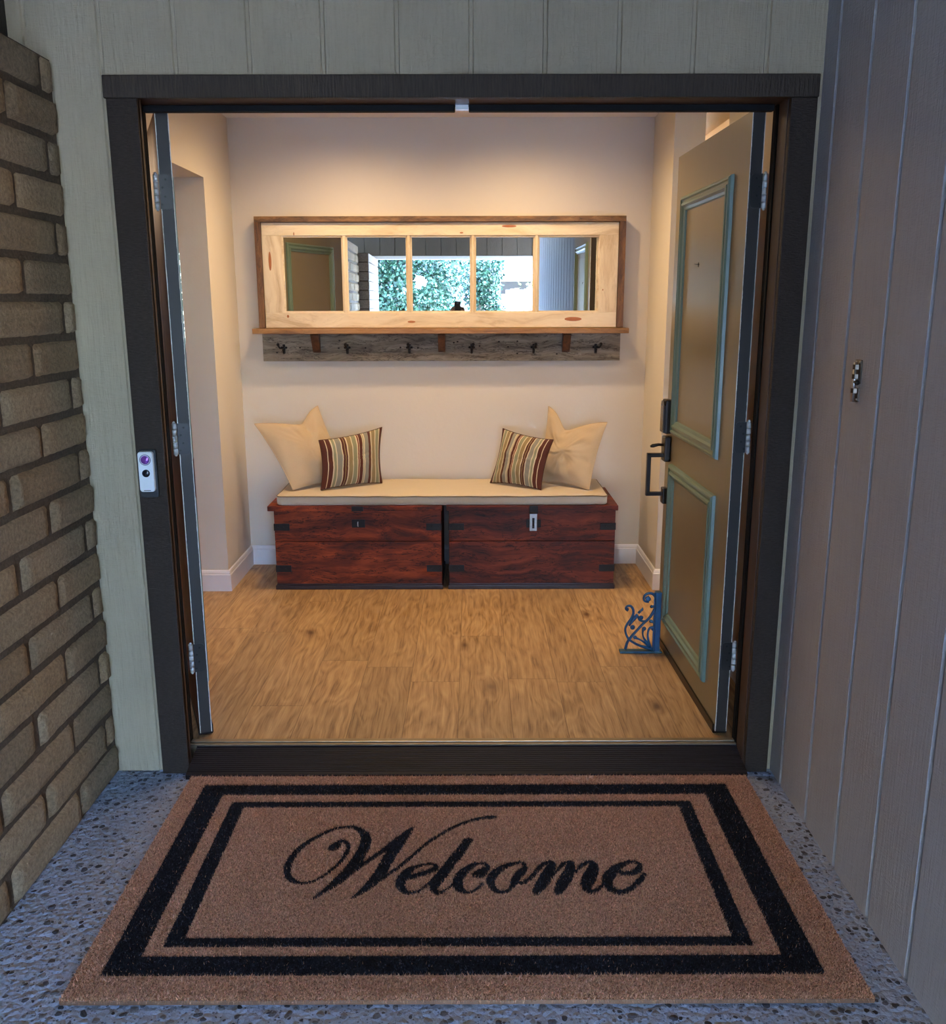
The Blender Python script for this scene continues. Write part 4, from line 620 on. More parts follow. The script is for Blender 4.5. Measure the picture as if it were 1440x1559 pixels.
mb = MB(); mb.box(.057, .081, -.016, .016, .0, .272, bev=.003); mb.box(.052, .057, -.006, .006, .0, .268); mb.sphere((.062, 0, .262), .012, 12, 0, (1, .8, .8)); mb.build('upright', blue, o)
mb = MB(); mb.box(-.088, .092, -.017, .017, 0, .010, bev=.002); mb.build('foot_plate', simple('dark_teal_paint', lin(34, 74, 88), .45, .2, .3, 60), o)

# ---------------- storage chests
M['red1'] = m_wood('red_stained_wood', (.012, .0035, .003), (.14, .020, .004), (.36, .060, .012), 'x', .9, .5, .9, .6, .45, .10, .25)
M['red2'] = m_wood('red_stained_wood_dark', (.011, .004, .004), (.10, .016, .006), (.24, .044, .016), 'x', 1.1, .5, 1., .4, .5, .10, .25)
M['plinth'] = simple('chest_plinth', (.020, .007, .006), .4, 0, .3)
def chest(x0, x1, lx0, lx1, lab, wood, dark):
    yf, yr = 4.590, 5.045; cx = (x0 + x1) / 2; W = x1 - x0
    o = empty('storage_chest', (cx, (yf + yr) / 2, ZF)); yo = (yf + yr) / 2
    tag(o, lab, 'chest', 'wooden chests under the seat cushion')
    hw = W / 2; f_ = yf - yo; r_ = yr - yo
    mb = MB()
    for (z0, z1) in ((.028, .2565), (.2595, .424)):
        mb.box(-hw, hw, f_, f_ + .020, z0, z1, bev=.0025); mb.box(-hw, hw, r_ - .02, r_, z0, z1, bev=.0025)
        mb.box(-hw, -hw + .02, f_ + .0205, r_ - .0205, z0, z1, bev=.002); mb.box(hw - .02, hw, f_ + .0205, r_ - .0205, z0, z1, bev=.002)
    mb.box(-hw + .02, hw - .02, f_ + .02, r_ - .02, .03, .05)
    mb.build('body', wood, o)
    mb = MB(); mb.box(-hw - .006, hw + .006, f_ - .010, r_, 0, .022, bev=.003); mb.box(-hw, hw, f_ - .004, r_, .022, .030, bev=.002); mb.build('plinth', M['plinth'], o)
    mb = MB(); mb.box(lx0 - cx, lx1 - cx, f_ - .024, r_ + .005, .424, .450, bev=.003); mb.box(-hw + .005, hw - .005, f_ + .004, r_, .416, .4245); mb.build('lid', wood, o)
    for z in (.112, .335):
        for s in (-1, 1):
            mb = MB(); a, b = sorted((s * hw + s * .002, s * (hw - .078))); mb.box(a, b, f_ - .003, f_ + .001, z - .018, z + .018, bev=.001)
            a, b = sorted((s * hw + s * .0025, s * hw - s * .0005)); mb.box(a, b, f_ - .003, f_ + .08, z - .018, z + .018, bev=.001)
            for q in (.018, .05): mb.sphere((s * (hw - q), f_ - .0035, z + .002), .0038, 8, 0, (1, .5, 1))
            mb.build('corner_strap', M['iron'], o)
    return o, f_
t_iron = M['iron']
ch, f_ = chest(-1.020, -.157, -1.047, -.152, 'red-brown wooden chest, left of the pair, with a bare dark lock plate', M['red1'], 0)
cx = -.5885; lx = -.585 - cx
mb = MB(); mb.box(lx - .034, lx + .034, f_ - .004, f_ + .002, .332, .375, bev=.002); lp = mb.build('lock_plate', M['iron'], ch)
mb = MB(); mb.tube([(lx - .002, f_ - .004, .363), (lx - .002, f_ - .012, .360), (lx - .002, f_ - .012, .343), (lx - .002, f_ - .004, .340)], .0022, 8); mb.build('staple', M['steel'], lp)
mb = MB(); mb.box(lx - .030, lx + .030, f_ - .028, f_ - .023, .424, .450, bev=.001); mb.tube([(lx - .018, f_ - .026, .424), (lx - .018, f_ - .028, .419), (lx + .018, f_ - .028, .419), (lx + .018, f_ - .026, .424)], .002, 8); mb.build('hasp_hinge', M['iron'], ch)
ch, f_ = chest(-.118, .742, -.130, .751, 'darker red-brown wooden chest, right of the pair, with a grey hanging hasp', M['red2'], 1)
cx = .312; lx = .317 - cx
mb = MB(); mb.box(lx - .036, lx + .040, f_ - .004, f_ + .002, .330, .372, bev=.004); mb.build('lock_plate', M['iron'], ch)
mb = MB(); mb.box(lx - .022, lx + .022, f_ - .030, f_ - .024, .416, .452, bev=.002); mb.cyl((lx - .022, f_ - .030, .414), (lx + .022, f_ - .030, .414), .005, 10); mb.build('hasp_hinge', M['iron'], ch)
mb = MB(); mb.prism([(lx - .019, .316), (lx + .019, .316), (lx + .019, .410), (lx - .019, .410)], 'y', f_ - .018, f_ - .012)
hp = mb.build('hasp', simple('galvanised_steel', (.42, .42, .40), .42, .9, .25, 80), ch, bev=.002)
mb = MB(); mb.tube([(lx, f_ - .018, .375), (lx, f_ - .030, .370), (lx, f_ - .030, .345), (lx, f_ - .018, .340)], .004, 8); mb.box(lx - .006, lx + .006, f_ - .0192, f_ - .0178, .330, .385); mb.build('staple', M['iron'], hp)

# ---------------- seat cushion
def fabric(name, col, sc=420, bump=.35):
    t = NT(name); v = t.coord(); n = t.noise(t.map(v, (1, 1, .3)), sc, 2); n2 = t.noise(t.map(v, (.3, .3, 1)), sc, 2); n3 = t.noise(v, 7, 4)
    h = t.math('ADD', n, n2); c = t.mix(t.math('MULTIPLY', h, .5), tuple(x * .88 for x in col), tuple(min(1, x * 1.06) for x in col)); c = t.mix(t.math('MULTIPLY', n3, .25), c, tuple(x * .85 for x in col))
    return t.fin(c, .9, 0, t.bump(h, bump, .0012), .15, Sheen_Weight=.15)
M['seat'] = fabric('cream_canvas', lin(198, 184, 160)); M['seat_side'] = M['seat']
M['pil'] = fabric('beige_linen', lin(188, 166, 134)); M['pipe'] = fabric('beige_piping', lin(120, 104, 80))
sc_o = empty('seat_cushion', (-.152, 4.80, .500)); tag(sc_o, 'long thin cream seat cushion lying across both chests', 'cushion')
def outline(n=220, hx=.851, y0=-.222, y1=.238, r_=.03):
    P = []
    segs = [((-hx + r_, y0), (hx - r_, y0), 70), ((hx, y0 + r_), (hx, y1 - r_), 24), ((hx - r_, y1), (-hx + r_, y1), 70), ((-hx, y1 - r_), (-hx, y0 + r_), 24)]
    cc_ = [(hx - r_, y0 + r_, -90), (hx - r_, y1 - r_, 0), (-hx + r_, y1 - r_, 90), (-hx + r_, y0 + r_, 180)]
    for (a, b, n_), (cx_, cy_, a0) in zip(segs, cc_):
        for k in range(n_): P.append((a[0] + (b[0] - a[0]) * k / n_, a[1] + (b[1] - a[1]) * k / n_))
        for k in range(5): an = R(a0 + 90 * k / 5); P.append((cx_ + r_ * math.cos(an), cy_ + r_ * math.sin(an)))
    return P
OL = outline()
def wav(x, y): return .004 * noise.noise(Vector((x * 3.5, y * 5, 1))) + .0022 * noise.noise(Vector((x * 11, y * 9, 4)))
mb = MB(); n = len(OL); lev = [(0.975, .001), (1.0, .008), (1.003, .022), (1.0, .040), (.992, .0475), (.97, .052), (.9, .0545), (.7, .0565), (.4, .0575), (.1, .058)]
V = []
for (s_, z) in lev:
    for (x, y) in OL:
        if s_ >= .96: q = 1 - (1 - s_) * .35 / max(abs(x), .25) if 0 else 1
        inset = (1 - s_) * .22
        L_ = math.hypot(x / .851, y / .23); xx = x - math.copysign(min(abs(x), inset), x) if s_ > .95 else x * s_; yy = y - math.copysign(min(abs(y), inset), y) if s_ > .95 else y * s_
        zz = z + (wav(xx, yy) if z > .03 else 0) + (abs(wav(xx * 2, 0)) * .8 if z < .002 else 0)
        V.append((xx, yy + (.003 * noise.noise(Vector((xx * 6, 0, 7))) if .005 < z < .045 else 0), zz))
L = len(lev)
F = [(i * n + k, i * n + (k + 1) % n, (i + 1) * n + (k + 1) % n, (i + 1) * n + k) for i in range(L - 1) for k in range(n)]
mb.add(V, F, 0, True); mb.add(V[-n:], [tuple(range(n))], 0, True); mb.add(V[:n], [tuple(range(n))])
mb.build('cover', M['seat'], sc_o)
pts = [(x * .999, y * 1.0, .047 + wav(x, y)) for x, y in OL]; pts.append(pts[0])
mb = MB(); mb.tube(pts, .0028, 6, cap=False); mb.build('piping', M['pipe'], sc_o)

# ---------------- scatter cushions
def pillow(name, C, thick, label, mat, group, loc, chop=0, chopx=.55, ear=.06, seed=0, stripes=False, wrinkle=.006, bulge=.6):
    # C: corner points bottom-left, bottom-right, top-left, top-right seen from the front
    BL, BR, TL, TR = [Vector(c) for c in C]; base = Vector(loc); N = 56
    nrm = ((BR - BL).cross(TL - BL)).normalized(); updir = ((TL + TR) - (BL + BR)).normalized()
    if nrm.y > 0: nrm = -nrm
    sd = Vector((seed * 3.1, seed * 1.7, 0)); size = (BR - BL).length
    def pt(s_, t_, side):
        u_ = 2 * s_ - 1; w_ = 2 * t_ - 1
        s2 = .5 + .5 * u_ * (1 - ear * (1 - w_ * w_)); t2 = .5 + .5 * w_ * (1 - ear * (1 - u_ * u_))
        p = BL.lerp(BR, s2).lerp(TL.lerp(TR, s2), t2)
        wl, wr_ = (.34, .17) if chopx > .5 else (.17, .34)
        cg = math.exp(-abs((s_ - chopx) / (wl if s_ < chopx else wr_)) ** 1.6)
        if chop: p = p - updir * chop * cg * max(0, t_ - .1) ** 1.5
        prof = (max(0, (1 - u_ ** 2)) ** .62 * max(0, (1 - w_ ** 2)) ** .62)
        th = thick * prof
        if chop: th *= 1 - .35 * math.exp(-((s_ - chopx) / .12) ** 2) * max(0, t_ - .45) * 1.8
        e_ = min(1 - abs(u_), 1 - abs(w_))
        wr = 0
        if e_ > 0:
            q = Vector((u_ * 2.1, w_ * 2.1, side)) + sd
            wr = wrinkle * noise.noise(q * 1.3) * min(1, e_ * 5) * 1.4 + wrinkle * .5 * noise.noise(Vector((math.atan2(w_, u_) * 5, e_ * 2.2, side)) + sd) * min(1, e_ * 6)
        return tuple(p + nrm * side * (th + wr * min(1, prof * 2)) - base)
    mb = MB(); sd0 = sd
    for side in (1, -1): mb.grid(lambda a, b: pt(a, b, side), N, N, 0, True, flip=side < 0)
    o = mb.build(name, mat, loc=loc, fix=False)
    me = o.data; uv = me.uv_layers.new(name='UVMap')
    U = [(i_ / N, j_ / N) for _s in range(2) for j_ in range(N + 1) for i_ in range(N + 1)]
    U = np.array(U); li = np.empty(len(me.loops), int); me.loops.foreach_get('vertex_index', li); uv.data.foreach_set('uv', U[li].ravel())
    tag(o, label, 'cushion', group)
    # seam around the edge
    P = [pt(k / N, 0, 0) for k in range(N)] + [pt(1, k / N, 0) for k in range(N)] + [pt(1 - k / N, 1, 0) for k in range(N)] + [pt(0, 1 - k / N, 0) for k in range(N + 1)]
    mb = MB(); mb.tube(P, .0022, 6, cap=False); mb.build('seam', mat if not stripes else M['seam_dark'], o)
    return o
M['seam_dark'] = fabric('brown_seam', lin(70, 44, 34))
BRN = lin(84, 44, 34); GRN = lin(138, 138, 108); OLV = lin(142, 124, 86); CRM = lin(206, 190, 156); GRY = lin(136, 134, 120); RED = lin(120, 58, 44)
def stripe_mat(name, flip=False):
    t = NT(name); uv = t.n('ShaderNodeTexCoord').outputs['UV']; sp = t.n('ShaderNodeSeparateXYZ', Vector=uv).outputs
    seq = [(.045, BRN), (.008, CRM), (.042, BRN), (.012, CRM), (.026, GRN), (.010, CRM), (.050, GRY), (.010, CRM), (.022, BRN), (.008, OLV), (.018, BRN), (.012, CRM), (.044, OLV), (.010, CRM), (.044, GRN), (.012, CRM), (.012, RED), (.006, CRM), (.034, BRN),
           (.008, CRM), (.008, GRN), (.012, CRM), (.044, GRY), (.024, BRN), (.008, OLV), (.010, CRM), (.040, OLV), (.010, CRM), (.036, GRN), (.010, CRM), (.030, BRN)]
    tot = sum(a for a, b in seq); x = 0; stops = []
    for a, c_ in seq: stops.append((x / tot, c_)); x += a
    f = t.math('SUBTRACT', 1, sp[0]) if flip else sp[0]
    c = t.ramp(f, stops[:32], True); v = t.coord(); w_ = t.noise(v, 380, 2)
    c = t.mix(t.math('MULTIPLY', w_, .35), c, t.mix(1., c, (.6, .6, .6), 'MULTIPLY'))
    return t.fin(c, .8, 0, t.bump(w_, .3, .001), .2, Sheen_Weight=.1)
M['stripe'] = stripe_mat('striped_weave'); M['stripe_f'] = stripe_mat('striped_weave_mirrored', True)
CT = .558
pillow('throw_pillow', [(-.935, 4.69, CT + .004), (-.66, 4.93, CT + .004), (-1.155, 4.84, .893), (-.846, 5.03, .966)], .062,
       'plain beige linen pillow leaning at the left end of the bench, behind a striped one', M['pil'], 'plain beige pillows', (-.85, 4.86, CT), .075, .64, .07, 3)
pillow('throw_pillow', [(.36, 4.92, CT + .004), (.612, 4.67, CT + .004), (.424, 5.03, .962), (.722, 4.84, .898)], .064,
       'plain beige linen pillow leaning at the right end of the bench, behind a striped one', M['pil'], 'plain beige pillows', (.55, 4.86, CT), .11, .36, .07, 11, wrinkle=.010)
pillow('lumbar_pillow', [(-.790, 4.69, CT + .002), (-.486, 4.88, CT + .002), (-.802, 4.76, .812), (-.485, 4.93, .858)], .050,
       'brown, green and cream striped small pillow on the left, against a plain beige one', M['stripe'], 'striped small pillows', (-.64, 4.80, CT), 0, .5, .085, 5, True)
pillow('lumbar_pillow', [(.100, 4.88, CT + .002), (.362, 4.68, CT + .002), (.170, 4.93, .850), (.430, 4.76, .812)], .050,
       'brown, green and cream striped small pillow on the right, against a plain beige one', M['stripe_f'], 'striped small pillows', (.26, 4.80, CT), 0, .5, .085, 9, True)

# ---------------- window-sash mirror
M['pine'] = m_wood('bare_pine', lin(190, 166, 128), lin(222, 206, 176), lin(234, 222, 196), 'x', .7, .5, .12, 0, .08, .08, .35)
M['pine_v'] = m_wood('bare_pine_upright', lin(190, 166, 128), lin(222, 206, 176), lin(234, 222, 196), 'z', .7, .5, .12, 0, .08, .08, .35)
M['oak_x'] = m_wood('brown_frame_wood', lin(58, 40, 22), lin(118, 86, 50), lin(158, 120, 76), 'x', 1.6, .5, .6, .5, .3, .1)
M['oak_z'] = m_wood('brown_frame_wood_upright', lin(50, 32, 18), lin(98, 66, 36), lin(136, 98, 58), 'z', 1.6, .5, .6, .4, .3, .1)
mr = empty('wall_mirror', (-.16, 5.03, 1.383)); tag(mr, 'five-pane pale pine window-sash mirror in a brown wood frame, above the coat rack shelf', 'mirror')
X0, X1, Z0, Z1 = -1.133, .811, 1.383, 1.955
off = (.16, -5.03, -1.383)
def mpart(name, m, boxes, bev=.002, par=mr):
    mb = MB()
    for b in boxes: mb.box(*b, bev=bev)
    return mb.build(name, m, par, loc=off)
mpart('outer_frame_top', M['oak_x'], [(X0, X1, 4.985, 5.066, Z1 - .028, Z1)])
mpart('outer_frame_side', M['oak_z'], [(X0, X0 + .031, 4.985, 5.066, Z0 + .001, Z1 - .028)])
mpart('outer_frame_side', M['oak_z'], [(X1 - .033, X1, 4.985, 5.066, Z0 + .001, Z1 - .028)])
a, b = X0 + .033, X1 - .035; PX0, PX1, PZ0, PZ1 = -.990, .672, 1.470, 1.853
mpart('sash_rail', M['pine'], [(a, b, 5.002, 5.052, PZ1 + .006, Z1 - .030)])
mpart('sash_rail', M['pine'], [(a, b, 5.002, 5.052, Z0 + .001, PZ0 - .006)])
mpart('sash_stile', M['pine_v'], [(a, PX0 - .006, 5.002, 5.052, PZ0 - .006, PZ1 + .006)], .0005)
mpart('sash_stile', M['pine_v'], [(PX1 + .006, b, 5.002, 5.052, PZ0 - .006, PZ1 + .006)], .0005)
mm = [-.6695, -.329, .010, .345]
for x in mm:
    mb = MB(); mb.prism([(x - .0165, 5.028), (x - .0165, 5.018), (x - .009, 5.012), (x - .0065, 5.004), (x + .0065, 5.004), (x + .009, 5.012), (x + .0165, 5.018), (x + .0165, 5.028)], 'z', PZ0 - .006, PZ1 + .006)
    mb.build('muntin', M['pine_v'], mr, loc=off)
ed = [PX0 - .004] + mm + [PX1 + .004]
for k in range(5):
    x0 = ed[k] + (.0 if k == 0 else .014); x1 = ed[k + 1] - (.0 if k == 4 else .014)
    mb = MB()
    # glazing bead round the pane
    BX = [(x0 - .002, x1 + .002, 5.008, 5.026, PZ0 - .006, PZ0 + .002), (x0 - .002, x1 + .002, 5.008, 5.026, PZ1 - .002, PZ1 + .006)]
    if k == 0: BX.append((x0 - .003, x0 + .004, 5.008, 5.016, PZ0 + .002, PZ1 - .002))
    if k == 4: BX.append((x1 - .004, x1 + .003, 5.008, 5.036, PZ0 + .002, PZ1 - .002))
    for bx in BX: mb = MB(); mb.box(*bx); mb.build('glazing_bead', M['pine'], mr, loc=off)
    mb = MB(); sl = .0144; f = lambda x: 5.029 + sl * (x + .16)
    tl = TILT * PZ0
    q = [(x0, f(x0), PZ0 - .003), (x1, f(x1), PZ0 - .003), (x1, f(x1) + TILT * .385, PZ1 + .003), (x0, f(x0) + TILT * .385, PZ1 + .003)]
    mb.add(q + [(p[0], p[1] + .003, p[2]) for p in q], [(0, 1, 2, 3), (7, 6, 5, 4), (0, 4, 5, 1), (2, 6, 7, 3), (0, 3, 7, 4), (1, 5, 6, 2)])
    mb.build('mirror_pane', M['mirror'], mr, loc=off)
kn = simple('pine_knot', lin(160, 96, 48), .5, 0, .3, 40)
for (x, z, rx, rz_) in ((.545, 1.428, .048, .011), (.20, 1.905, .040, .007), (-.32, 1.415, .022, .006), (-1.062, 1.73, .008, .05), (-.05, 1.872, .010, .004), (-.98, 1.445, .006, .008), (.70, 1.58, .003, .005), (-.93, 1.868, .003, .009)):
    mb = MB(); mb.sphere((x, 5.0021, z), 1, 16, 0, (rx, .0006, rz_)); mb.build('knot', kn, mr, loc=off)

# ---------------- coat rack shelf
cr_ = empty('coat_rack', (-.16, 5.06, 1.2)); tag(cr_, 'brown wood shelf on a weathered grey board with six black coat hooks, below the mirror', 'coat rack')
off2 = (.16, -5.06, -1.2)
M['shelf'] = m_wood('shelf_wood', lin(84, 56, 30), lin(136, 98, 56), lin(172, 130, 82), 'x', 1.1, .5, .35, .3, .2, .08)
M['barn'] = m_wood('weathered_board', lin(70, 62, 52), lin(130, 120, 104), lin(164, 154, 136), 'x', 1.5, .8, .9, .5, .6, .08, .2)
M['brk'] = m_wood('bracket_wood', lin(40, 22, 12), lin(82, 48, 28), lin(112, 70, 44), 'z', 1.6, .5, .4, 0, .3)
mb = MB(); mb.box(-1.163, .838, 4.945, 5.066, 1.354, 1.3815, bev=.003); mb.build('shelf', M['shelf'], cr_, loc=off2)
mb = MB(); mb.box(-1.132, .808, 5.040, 5.068, 1.205, 1.353, bev=.002); mb.build('back_board', M['barn'], cr_, loc=off2)
for (x, w_) in ((-.838, .020), (-.160, .019), (.513, .020)):
    mb = MB(); mb.prism([(5.040, 1.353), (4.962, 1.353), (4.958, 1.345), (5.018, 1.262), (5.040, 1.252)], 'x', x - w_, x + w_); mb.build('bracket', M['brk'], cr_, loc=off2, bev=.001)
for x in (-1.017, -.673, -.336, .002, .339, .675):
    mb = MB(); dx = x + .16; mb.box(-.007, .007, -.004, 0, -.028, .022, bev=.002)
    sk = -.016 if x < -.9 else (.016 if x > .6 else (.006 if x > 0 else -.003))
    mb.tube([(0, -.003, .010), (sk * .3, -.020, .002), (sk, -.038, .004), (sk * 1.4, -.046, .018)], [.006, .005, .005, .005], 8); mb.sphere((sk * 1.4, -.046, .022), .009, 10)
    mb.tube([(0, -.003, -.012), (0, -.016, -.026), (0, -.026, -.020), (0, -.030, -.010)], [.006, .005, .004, .004], 8); mb.sphere((0, -.030, -.008), .006, 8)
    mb.sphere((-.012, -.004, .004), .007, 8); mb.sphere((.012, -.004, .004), .007, 8)
    mb.build('coat_hook', M['iron'], cr_, loc=(dx, 5.040 - 5.06, 1.274 - 1.2))
hole_m = simple('dark_hole', (.012, .01, .008), .9)
for (x, z) in ((-.93, 1.278), (-1.056, 1.252), (-.72, 1.275), (-.575, 1.276), (-.385, 1.278), (-.29, 1.276), (-.715, 1.315), (.045, 1.285), (.20, 1.28), (.25, 1.31), (.15, 1.308), (-.095, 1.303), (-.075, 1.308), (.25, 1.245), (.465, 1.242)): mb = MB(); mb.sphere((x, 5.0400, z), .0055, 8, 0, (1, .3, .8)); mb.build('nail_hole', hole_m, cr_, loc=off2)

# ---------------- furniture glimpsed in the side room
t_w = m_wood('mahogany', (.02, .005, .006), (.075, .016, .016), (.12, .03, .026), 'z', 1, .35, .3, 0, .1)
o = empty('sideboard', (-2.2, 6.15, ZF)); tag(o, 'dark red wooden sideboard seen through the gap beside the left door', 'sideboard')
mb = MB(); mb.box(-.62, .62, -.22, .22, .06, .66, bev=.004); mb.build('cabinet_body', t_w, o)
mb = MB(); mb.box(-.65, .65, -.24, .24, .66, .69, bev=.004); mb.build('top', t_w, o)
for x in (-.31, .31):
    mb = MB(); mb.box(x - .28, x + .28, -.238, -.219, .10, .62, bev=.004); dd = mb.build('door', t_w, o)
    mb = MB(); mb.sphere((x * .2, -.25, .38), .014); mb.build('knob', M['brass'], dd)
for x in (-.58, .58):
    for y in (-.18, .18): mb = MB(); mb.box(x - .03, x + .03, y - .03, y + .03, 0, .06); mb.build('leg', t_w, o)
mb = MB(); mb.box(-.2, .2, -.13, .13, 0, .10, bev=.02); mb.box(-.19, .17, -.12, .12, .10, .185, bev=.02)
o = mb.build('folded_blanket', fabric('blanket_cream', lin(226, 198, 168)), loc=(-1.98, 6.1, ZF + .69)); tag(o, 'stack of folded cream blankets on the red sideboard', 'blanket')
o = empty('bookcase', (-2.5, 7.75, ZF)); tag(o, 'low brown wooden bookcase standing under the side room window', 'bookcase')
bw = m_wood('walnut', (.03, .012, .006), (.13, .06, .03), (.2, .1, .05), 'z', 1, .4, .3, 0, .1)
mb = MB(); mb.box(-.6, -.57, -.16, .16, 0, 1.0); mb.box(.57, .6, -.16, .16, 0, 1.0); mb.box(-.6, .6, .14, .16, 0, 1.0); mb.build('carcass', bw, o)
for z in (.03, .35, .68, .98): mb = MB(); mb.box(-.57, .57, -.155, .14, z - .012, z + .012); mb.build('shelf', bw, o)
mb = MB(); mb.box(-.16, .16, -.1, .1, 0, .035, bev=.006); mb.box(-.14, .15, -.09, .09, .036, .07, bev=.006)
o = mb.build('book', simple('blue_cover', lin(60, 90, 160), .5), loc=(-2.45, 7.75, ZF + .993)); tag(o, 'blue books lying on the low bookcase by the window', 'book')

# ================================================================== OUTDOORS (seen in the mirror)
M['bark'] = m_wood('bark', (.03, .02, .014), (.10, .07, .05), (.17, .13, .10), 'z', 1, .9, .9, 0, .8)
def leaf_mat(name, c0, c1):
    t = NT(name); g = t.n('ShaderNodeAttribute', {'attribute_name': 'Col'}).outputs[0]
    c = t.mix(g, c0, c1); t.fin(c, .45, 0, None, .4, Transmission_Weight=0)
    tr = t.n('ShaderNodeBsdfTranslucent', Color=c); mx = t.n('ShaderNodeMixShader', Fac=.35); t.t.links.new(t.b.outputs[0], mx.inputs[1]); t.t.links.new(tr.outputs[0], mx.inputs[2]); t.t.links.new(mx.outputs[0], t.out.inputs[0])
    return t.mat
M['leaf'] = leaf_mat('leaf', lin(6, 24, 18), lin(58, 92, 68)); M['leaf_y'] = leaf_mat('leaf_yellow', lin(110, 130, 60), lin(200, 205, 120))
def foliage(name, blobs, n, size, mat, parent, hole=None):
    vol = np.array([b[3] * b[4] * b[5] for b in blobs]) ** (2 / 3); cnt = (n * vol / vol.sum()).astype(int); P = []
    for b, k in zip(blobs, cnt):
        d = rng.normal(size=(k, 3)); d /= np.linalg.norm(d, axis=1)[:, None]; r_ = rng.uniform(.55, 1.05, k)[:, None]
        P.append(np.array(b[:3]) + d * r_ * np.array(b[3:]))
    P = np.concatenate(P); P = P[P[:, 2] > .02]
    if hole:
        an = np.arctan2(P[:, 2] - hole[1], P[:, 0] - hole[0]); P = P[np.hypot(P[:, 0] - hole[0], P[:, 2] - hole[1]) > hole[2] * (1 + .18 * np.sin(3 * an + 1) + .14 * np.sin(7 * an)) * rng.uniform(.75, 1.1, len(P))]
    n = len(P); a = rng.normal(size=(n, 3)); a /= np.linalg.norm(a, axis=1)[:, None]; b = np.cross(a, rng.normal(size=(n, 3))); b /= np.linalg.norm(b, axis=1)[:, None]
    L = rng.uniform(.6, 1.3, n)[:, None] * size; W_ = L * .32
    V = np.stack([P - a * L / 2, P + b * W_, P + a * L / 2, P - b * W_], 1).reshape(-1, 3)
    me = bpy.data.meshes.new(name); me.vertices.add(len(V)); me.vertices.foreach_set('co', V.ravel().astype(np.float32)); me.loops.add(n * 4); me.loops.foreach_set('vertex_index', np.arange(n * 4, dtype=np.int32)); me.polygons.add(n); me.polygons.foreach_set('loop_start', (np.arange(n) * 4).astype(np.int32)); me.update(calc_edges=True)
    g = rng.uniform(0, 1, n); at = me.color_attributes.new('Col', 'FLOAT_COLOR', 'CORNER'); at.data.foreach_set('color', np.repeat(np.c_[g, g, g, np.ones(n)], 4, 0).ravel().astype(np.float32))
    me.materials.append(mat); o = bpy.data.objects.new(name, me); COL.objects.link(o); o.parent = parent; return o
def tree(name, x, y, h, rx, lab, cat, mat, n, size=.13, hole=None, seed=1):
    o = empty(name, (x, y, -.14)); tag(o, lab, cat); rr = random.Random(seed)
    bl = []
    for k in range(16):
        a = rr.uniform(0, 6.28); q = rr.uniform(0, .75) * rx; z = h * rr.uniform(.22, .88); bl.append((q * math.cos(a), q * math.sin(a) * .6, z, rx * .45, rx * .38, h * .16))
    bl.append((0, 0, h * .5, rx * .8, rx * .5, h * .4))
    foliage('foliage', bl, n, size, mat, o, hole)
    mb = MB(); mb.tube([(0, 0, 0), (.03, 0, h * .3), (-.04, .02, h * .6), (0, 0, h * .85)], [.14, .11, .07, .03], 10)
    for k in range(5):
        a = k * 1.3; mb.tube([(0, 0, h * .25 + k * .1 * h), (math.cos(a) * rx * .4, math.sin(a) * rx * .3, h * .4 + k * .1 * h)], [.06, .02], 7)
    mb.build('trunk', M['bark'], o)
tree('shrub_tree', -3.7, -7.8, 4.6, 1.5, 'leafy tree seen in the mirror, left of the three beyond the porch', 'tree', M['leaf'], 20000, .09, seed=3)
tree('shrub_tree', -.95, -7.2, 4.8, 1.45, 'leafy tree with a bright gap in its crown, mirrored above the phone', 'tree', M['leaf'], 42000, .07, hole=(.37, 2.02, .15), seed=8)
tree('hedge_shrub', .62, -9.6, 3.0, .55, 'loose green shrub seen in the mirror just left of the pale fence', 'shrub', M['leaf'], 9000, .07, seed=5)
tree('low_shrub', 1.75, -8.3, 1.55, .55, 'low green shrub seen in the mirror in front of the pale fence', 'shrub', M['leaf'], 6000, .06, seed=6)
tree('yellow_tree', 2.9, -13.5, 4.2, 1.5, 'yellow-green tree seen in the mirror above the pale fence', 'tree', M['leaf_y'], 5000, .12, seed=7)
tree('garden_tree', -4.6, 11.5, 4.5, 2.4, 'green tree outside the side room window', 'tree', M['leaf'], 9000, .13, seed=9)
fe = empty('picket_fence', (3.0, -11.2, -.14)); tag(fe, 'pale upright board fence seen at the right of the mirror reflection', 'fence'); fm = simple('pale_fence_paint', lin(226, 220, 208), .7)
mb = MB()
for k in range(34): mb.box(-1.75 + k * .105, -1.66 + k * .105, -.012, .012, .03, 1.94 + .02 * (k % 3), bev=.003)
mb.build('picket_board', fm, fe); mb = MB()
for z in (.35, 1.40): mb.box(-1.8, 1.9, -.05, -.012, z, z + .08)
mb.build('rail', fm, fe)
for x in (-1.8, 1.88): mb = MB(); mb.box(x - .05, x + .05, -.15, -.05, 0, 1.85); mb.build('post', fm, fe)
ho = empty('neighbour_house', (2.2, -22, -.14)); tag(ho, 'white house with a dark grey roof seen far off in the mirror reflection', 'house')
mb = MB(); mb.box(-4.5, 2.5, -3, 3, 0, 2.6); mb.build('wall', simple('white_render', lin(236, 232, 226), .8), ho)
mb = MB(); mb.prism([(-3.5, 2.5), (3.5, 2.5), (0, 3.7)], 'x', -4.8, 2.8); mb.build('roof', simple('grey_roof', lin(96, 104, 118), .8), ho)
mb = MB(); mb.box(-.6, .6, 2.98, 3.03, 1.2, 2.3); wd_ = mb.build('window', M['black_metal'], ho)

